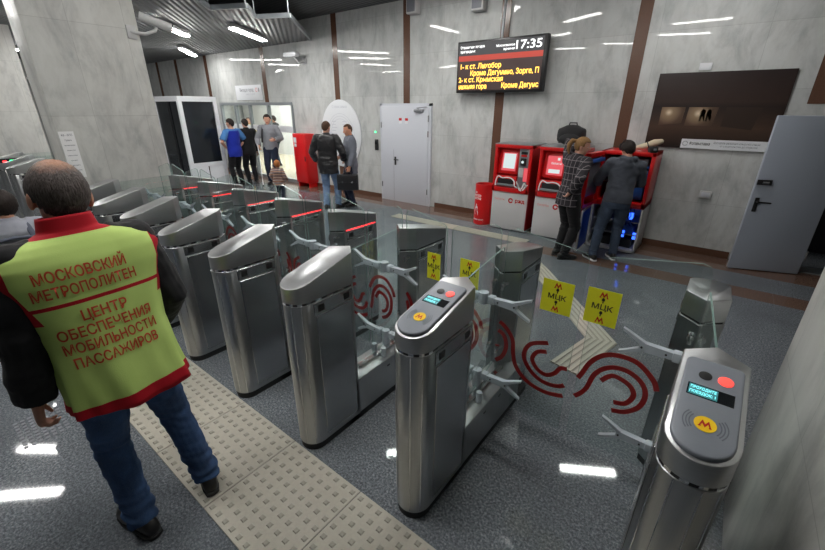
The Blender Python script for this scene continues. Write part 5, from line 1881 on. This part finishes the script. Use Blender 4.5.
    line('ОБЕСПЕЧЕНИЯ', 1.145, 0.056, 0.31, -0.02)
    line('МОБИЛЬНОСТИ', 1.087, 0.056, 0.31, -0.02)
    line('ПАССАЖИРОВ', 1.028, 0.056, 0.285, -0.02)
M['vest_print'] = plain('red_orange_vest_print', srgb(186, 62, 28), 0.6)
vest_man()

def left_person():
    P = person('dark-haired person in pale grey jacket with strap lines at the left edge', (-3.98, 0.40), R(84), 1.45, 2, 0.009, (200, 155, 130), head=(R(-10), R(8), 0), bulk=1.0, face=False, foot_lift=(0.0, 0.014))
    top(P, M['grey_jacket'], 'jacket', inf=0.028, hem=0.84, collar=0.03)
    trousers(P, M['trouser_navy'])
    shoes(P, 'shoe_black')
    def keep(q, nz):
        return q.z > 0.0 and not (q.y > 0.045 and q.z < 0.185)
    hair(P, M['hair_dark'], keep, 0.022, 0.005, 26.0)
    Tt, S = P['Tt'], P['S']
    for s in (-1, 1):
        g = G().tube([S * (Tt @ Vector(p)) for p in ((s * 0.11, 0.16, 1.3), (s * 0.105, 0.08, 1.475), (s * 0.1, -0.06, 1.485), (s * 0.12, -0.14, 1.4), (s * 0.15, -0.162, 1.2), (s * 0.17, -0.16, 1.08))], (0.018, 0.008), n=8, ref=(0, 1, 0))
        g.build('shoulder_strap', 'strap', P['root'], 60)
    G().tube([S * (Tt @ Vector(p)) for p in ((-0.13, -0.145, 1.36), (0, -0.16, 1.38), (0.13, -0.145, 1.36))], (0.012, 0.012), n=8).build('seam_band', 'strap', P['root'], 60)
left_person()

# ------------------------------------------------------------------ by the back wall
def leather_man():
    P = person('man in black leather jacket and pale jeans with his back to us', (-6.56, 5.6), R(34), 1.76, 3, 0.0095, (196, 150, 128), feet=((-0.09, -0.02), (0.15, 0.05)), toe=(6, -22),
               hands=((-0.3, 0.16, 0.98), (0.29, 0.16, 1.0)), bulk=1.1, head=(R(-14), R(4), 0), face=False)
    top(P, M['leather'], 'jacket', inf=0.024, hem=0.74, collar=0.035, sl=0.022, amp=0.01)
    trousers(P, M['jean_pale'], amp=0.008)
    shoes(P, 'shoe_black')
    hair(P, M['hair_brown'], short_hair, 0.008, 0.002)
leather_man()

def grey_man():
    P = person('man in grey coat holding a black briefcase, facing the leather-jacket man', (-6.4, 6.08), R(150), 1.7, 4, 0.0095, (214, 158, 130), feet=((-0.08, 0.0), (0.1, 0.05)), toe=(10, -6),
               hands=((-0.28, 0.1, 0.9), (0.2, 0.2, 1.05)), bulk=1.02, head=(R(12), R(12), 0))
    top(P, M['wool_grey'], 'coat', inf=0.026, hem=0.72, collar=0.03, amp=0.008)
    trousers(P, M['trouser_navy'])
    shoes(P, 'shoe_black')
    hair(P, M['hair_brown'], lambda q, nz: short_hair(q, nz) and not (q.y > 0.03 and q.z < 0.2), 0.008, 0.002)
    S = P['S']
    sh, el, wr, pn, cu = P['arm'][0]
    w = P['root'].matrix_basis @ (wr * S)
    h = Matrix.Translation((-6.4, 6.08, 0)) @ Matrix.Rotation(R(150), 4, 'Z') @ (wr * S + Vector((-0.06, 0.06, -0.1)))
    t = thing('briefcase', 'black briefcase hanging from the hand of the man in the grey coat', 'briefcase', (h.x, h.y, h.z), R(35))
    b = G().box(-0.22, 0.22, -0.055, 0.055, -0.36, -0.04, 0.015).build('case', 'leather', t, 40)
    G().box(-0.2, 0.2, -0.064, -0.05, -0.2, -0.05, 0.006).build('flap', 'leather', t, 40)
    G().tube([(-0.08, 0, -0.05), (-0.07, 0, 0.0), (0.07, 0, 0.0), (0.08, 0, -0.05)], 0.011, n=8).build('handle', 'leather', t, 40)
    for sx in (-0.1, 0.1):
        G().box(sx - 0.015, sx + 0.015, -0.07, -0.06, -0.21, -0.18, 0.003).build('clasp', 'chrome', t, 40)
grey_man()

def plaid_woman():
    P = person('woman in dark checked shirt with ponytail and black trousers beside the opened machine', (-1.64, 5.66), R(-32), 1.67, 5, 0.0095, (218, 172, 150), feet=((-0.1, 0.03), (0.1, -0.02)), toe=(5, -18),
               hands=((-0.1, 0.1, 1.55), (0.15, -0.13, 1.03)), elbow=((-1, 0.2, 0.6), (1.0, -0.7, 0.0)), bulk=0.95, head=(R(-38), R(10), 0), lean=R(6), curl=(0.8, 0.5), palm=((0.3, 0, 1), (-1, 0, 0)))
    t = NT('checked_shirt')
    v, x, y, z = t.xyz()
    def lines(c, per, w):
        return t.math('LESS_THAN', t.math('FRACT', t.math('MULTIPLY', t.math('ADD', c, 5.0), 1.0 / per)), w / per)
    m = t.math('MAXIMUM', lines(x, 0.062, 0.007), lines(z, 0.085, 0.008))
    t.l(t.mix(t.math('MULTIPLY', m, 0.6), srgb(36, 32, 38), srgb(150, 142, 146)), t.b.inputs['Base Color'])
    t.b.inputs['Roughness'].default_value = 0.85
    top(P, t.m, 'shirt', inf=0.024, hem=0.8, collar=0.03, flare=0.01)
    trousers(P, M['trouser_black'])
    shoes(P, 'shoe_black')
    def tail(g, Th):
        g.tube([Th @ Vector(p) for p in ((0, -0.085, 0.17), (0, -0.135, 0.165), (0.0, -0.16, 0.11), (0.0, -0.15, 0.04), (0, -0.13, -0.01))], [0.022, 0.034, 0.034, 0.026, 0.01], n=12, caps=True)
    hair(P, M['hair_blond'], lambda q, nz: q.z > 0.06 and not (q.y > 0.035 and q.z < 0.185) and not (q.y > -0.02 and q.z < 0.12), 0.012, 0.003, extra=tail)
plaid_woman()

def hood_man():
    P = person('man in dark grey hoodie and jeans bent over the opened ticket machine', (-1.1, 6.0), R(20), 1.64, 6, 0.0095, (205, 160, 138), feet=((-0.2, -0.13), (0.1, 0.02)), toe=(30, 10),
               hands=((-0.24, 0.34, 1.1), (0.14, 0.34, 1.12)), elbow=((-0.6, -0.8, -0.3), (0.8, -0.6, -0.3)), lean=R(10), side=R(4), head=(R(10), R(22), 0), bulk=1.0, hip_dy=-0.06)
    top(P, M['hoodie'], 'hooded_jacket', inf=0.028, hem=0.88, hood=True, sl=0.022, amp=0.008)
    trousers(P, M['jean_dark'], amp=0.007)
    shoes(P, 'shoe_black', 'white_sole')
    hair(P, M['hair_dark'], short_hair, 0.018, 0.004)
hood_man()

def blue_person():
    P = person('person in blue vest and light blue shirt, hands on hips, beside the booth', (-10.5, 5.78), R(98), 1.73, 7, 0.0105, (206, 160, 136), feet=((-0.12, -0.02), (0.12, 0.03)), toe=(10, -10),
               hands=((-0.17, 0.1, 1.03), (0.19, 0.04, 1.03)), elbow=((-1, -0.35, 0), (1, -0.35, 0)), bulk=1.0, head=(R(20), R(4), 0), curl=(0.3, 0.3), palm=((1, 0, 0), (-1, 0, 0)))
    top(P, M['blue_shirt'], 'shirt', inf=0.016, hem=0.9, sleeve=0.4, sl=0.018)
    Q = dict(P)
    Q['arm'] = []
    top(Q, M['blue_vest'], 'vest', inf=0.034, hem=0.8, collar=0.0, open_neck=1.47)
    trousers(P, M['trouser_black'])
    shoes(P, 'shoe_black')
    hair(P, M['hair_dark'], short_hair, 0.016, 0.004)
blue_person()

def second_person():
    P = person('person in dark clothes half hidden behind the one in the blue vest', (-10.55, 6.22), R(80), 1.72, 8, 0.0105, (200, 156, 134), bulk=1.0, head=(R(10), R(2), 0))
    top(P, M['jacket_black'], 'jacket', inf=0.024, hem=0.84, collar=0.03)
    trousers(P, M['trouser_black'])
    shoes(P, 'shoe_black')
    hair(P, M['hair_dark'], short_hair, 0.012, 0.003)
second_person()

def sweater_man():
    P = person('dark-haired man in grey zip jumper and dark trousers facing us before the glass doors', (-10.08, 6.6), R(222), 1.83, 9, 0.0105, (212, 164, 140), feet=((-0.1, 0.02), (0.1, 0.0)), toe=(14, -10),
               hands=((-0.2, 0.3, 1.16), (0.22, 0.24, 1.0)), elbow=((-0.8, -0.9, -0.3), (0.8, -0.9, 0)), bulk=1.04, head=(R(6), R(6), 0))
    top(P, M['sweater'], 'jumper', inf=0.024, hem=0.9, collar=0.04)
    trousers(P, M['trouser_navy'])
    shoes(P, 'shoe_black')
    hair(P, M['hair_dark'], short_hair, 0.018, 0.004)
    S, Tt = P['S'], P['Tt']
    G().tube([S * (Tt @ Vector(p)) for p in ((0.13, -0.1, 1.4), (0.125, 0.02, 1.49), (0.125, 0.14, 1.36), (0.14, 0.155, 1.2), (0.17, 0.1, 1.08))], (0.024, 0.009), n=8, ref=(0, 1, 0)).build('bag_strap', 'cloth_black', P['root'], 60)
    w = Matrix.Translation((-10.08, 6.6, 0)) @ Matrix.Rotation(R(222), 4, 'Z') @ (P['arm'][1][2] * S + Vector((0.01, 0.075, -0.05)))
    t = thing('walking_stick', 'pale stick held upright by the man in the grey jumper', 'stick', (w.x, w.y, 0))
    G().cyl((0, 0, 0.02), (0, 0, w.z + 0.1), 0.012).build('shaft', 'white', t, 40)
    G().cyl((0, 0, 0), (0, 0, 0.03), 0.016).build('tip', 'black_rubber', t, 40)
sweater_man()

def child():
    P = person('small ginger-haired child in a striped top standing near the red cabinet', (-8.12, 5.42), R(25), 0.84, 10, 0.012, (214, 168, 146), bulk=1.35, head=(0, R(4), 0), head_k=1.55, feet=((-0.12, 0), (0.12, 0)), hands=((-0.36, 0.12, 0.98), (0.36, 0.12, 0.98)), face=False)
    t = NT('striped_cloth')
    v, x, y, z = t.xyz()
    f = t.math('FRACT', t.math('MULTIPLY', z, 14.0))
    c = t.ramp(f, [(0.0, srgb(48, 44, 52)), (0.22, srgb(178, 120, 86)), (0.42, srgb(205, 196, 188)), (0.55, srgb(48, 44, 52)), (0.72, srgb(128, 70, 58)), (0.88, srgb(200, 190, 182))], 'CONSTANT')
    t.l(c, t.b.inputs['Base Color'])
    t.b.inputs['Roughness'].default_value = 0.85
    top(P, t.m, 'striped_top', inf=0.05, hem=0.72, sl=0.045, collar=0.03, flare=0.03)
    trousers(P, M['trouser_navy'], inf=0.03)
    shoes(P, 'shoe_black')
    hair(P, M['hair_ginger'], lambda q, nz: q.z > 0.05 and not (q.y > 0.045 and q.z < 0.18), 0.014, 0.003)
child()

M['yellow_cloth'] = cloth('yellow_cloth', (228, 196, 30))
def passer(label, loc, rz, h, seed, topm, legm, hat=None):
    P = person(label, loc, rz, h, seed, 0.013, (204, 160, 136), face=False, head=(0, R(5), 0))
    top(P, M[topm], 'jacket', inf=0.026, hem=0.84, collar=0.02)
    trousers(P, M[legm])
    shoes(P, 'shoe_black')
    if hat:
        hair(P, M[hat], lambda q, nz: q.z > 0.14, 0.02, 0.003, name='hat')
    else:
        hair(P, M['hair_dark'], short_hair, 0.014, 0.003)
passer('person in yellow hat and dark blue clothes behind the right glass door pane', (-11.0, 8.3), R(160), 1.78, 11, 'trouser_navy', 'trouser_navy', 'yellow_cloth')
passer('person in yellow-green top seen through the left panes of the glass doors', (-14.3, 8.6), R(200), 1.68, 12, 'yellow_cloth', 'trouser_black')
passer('person in dark jacket in the hall behind the middle pane of the glass doors', (-13.2, 8.9), R(120), 1.74, 13, 'jacket_black', 'jean_dark')
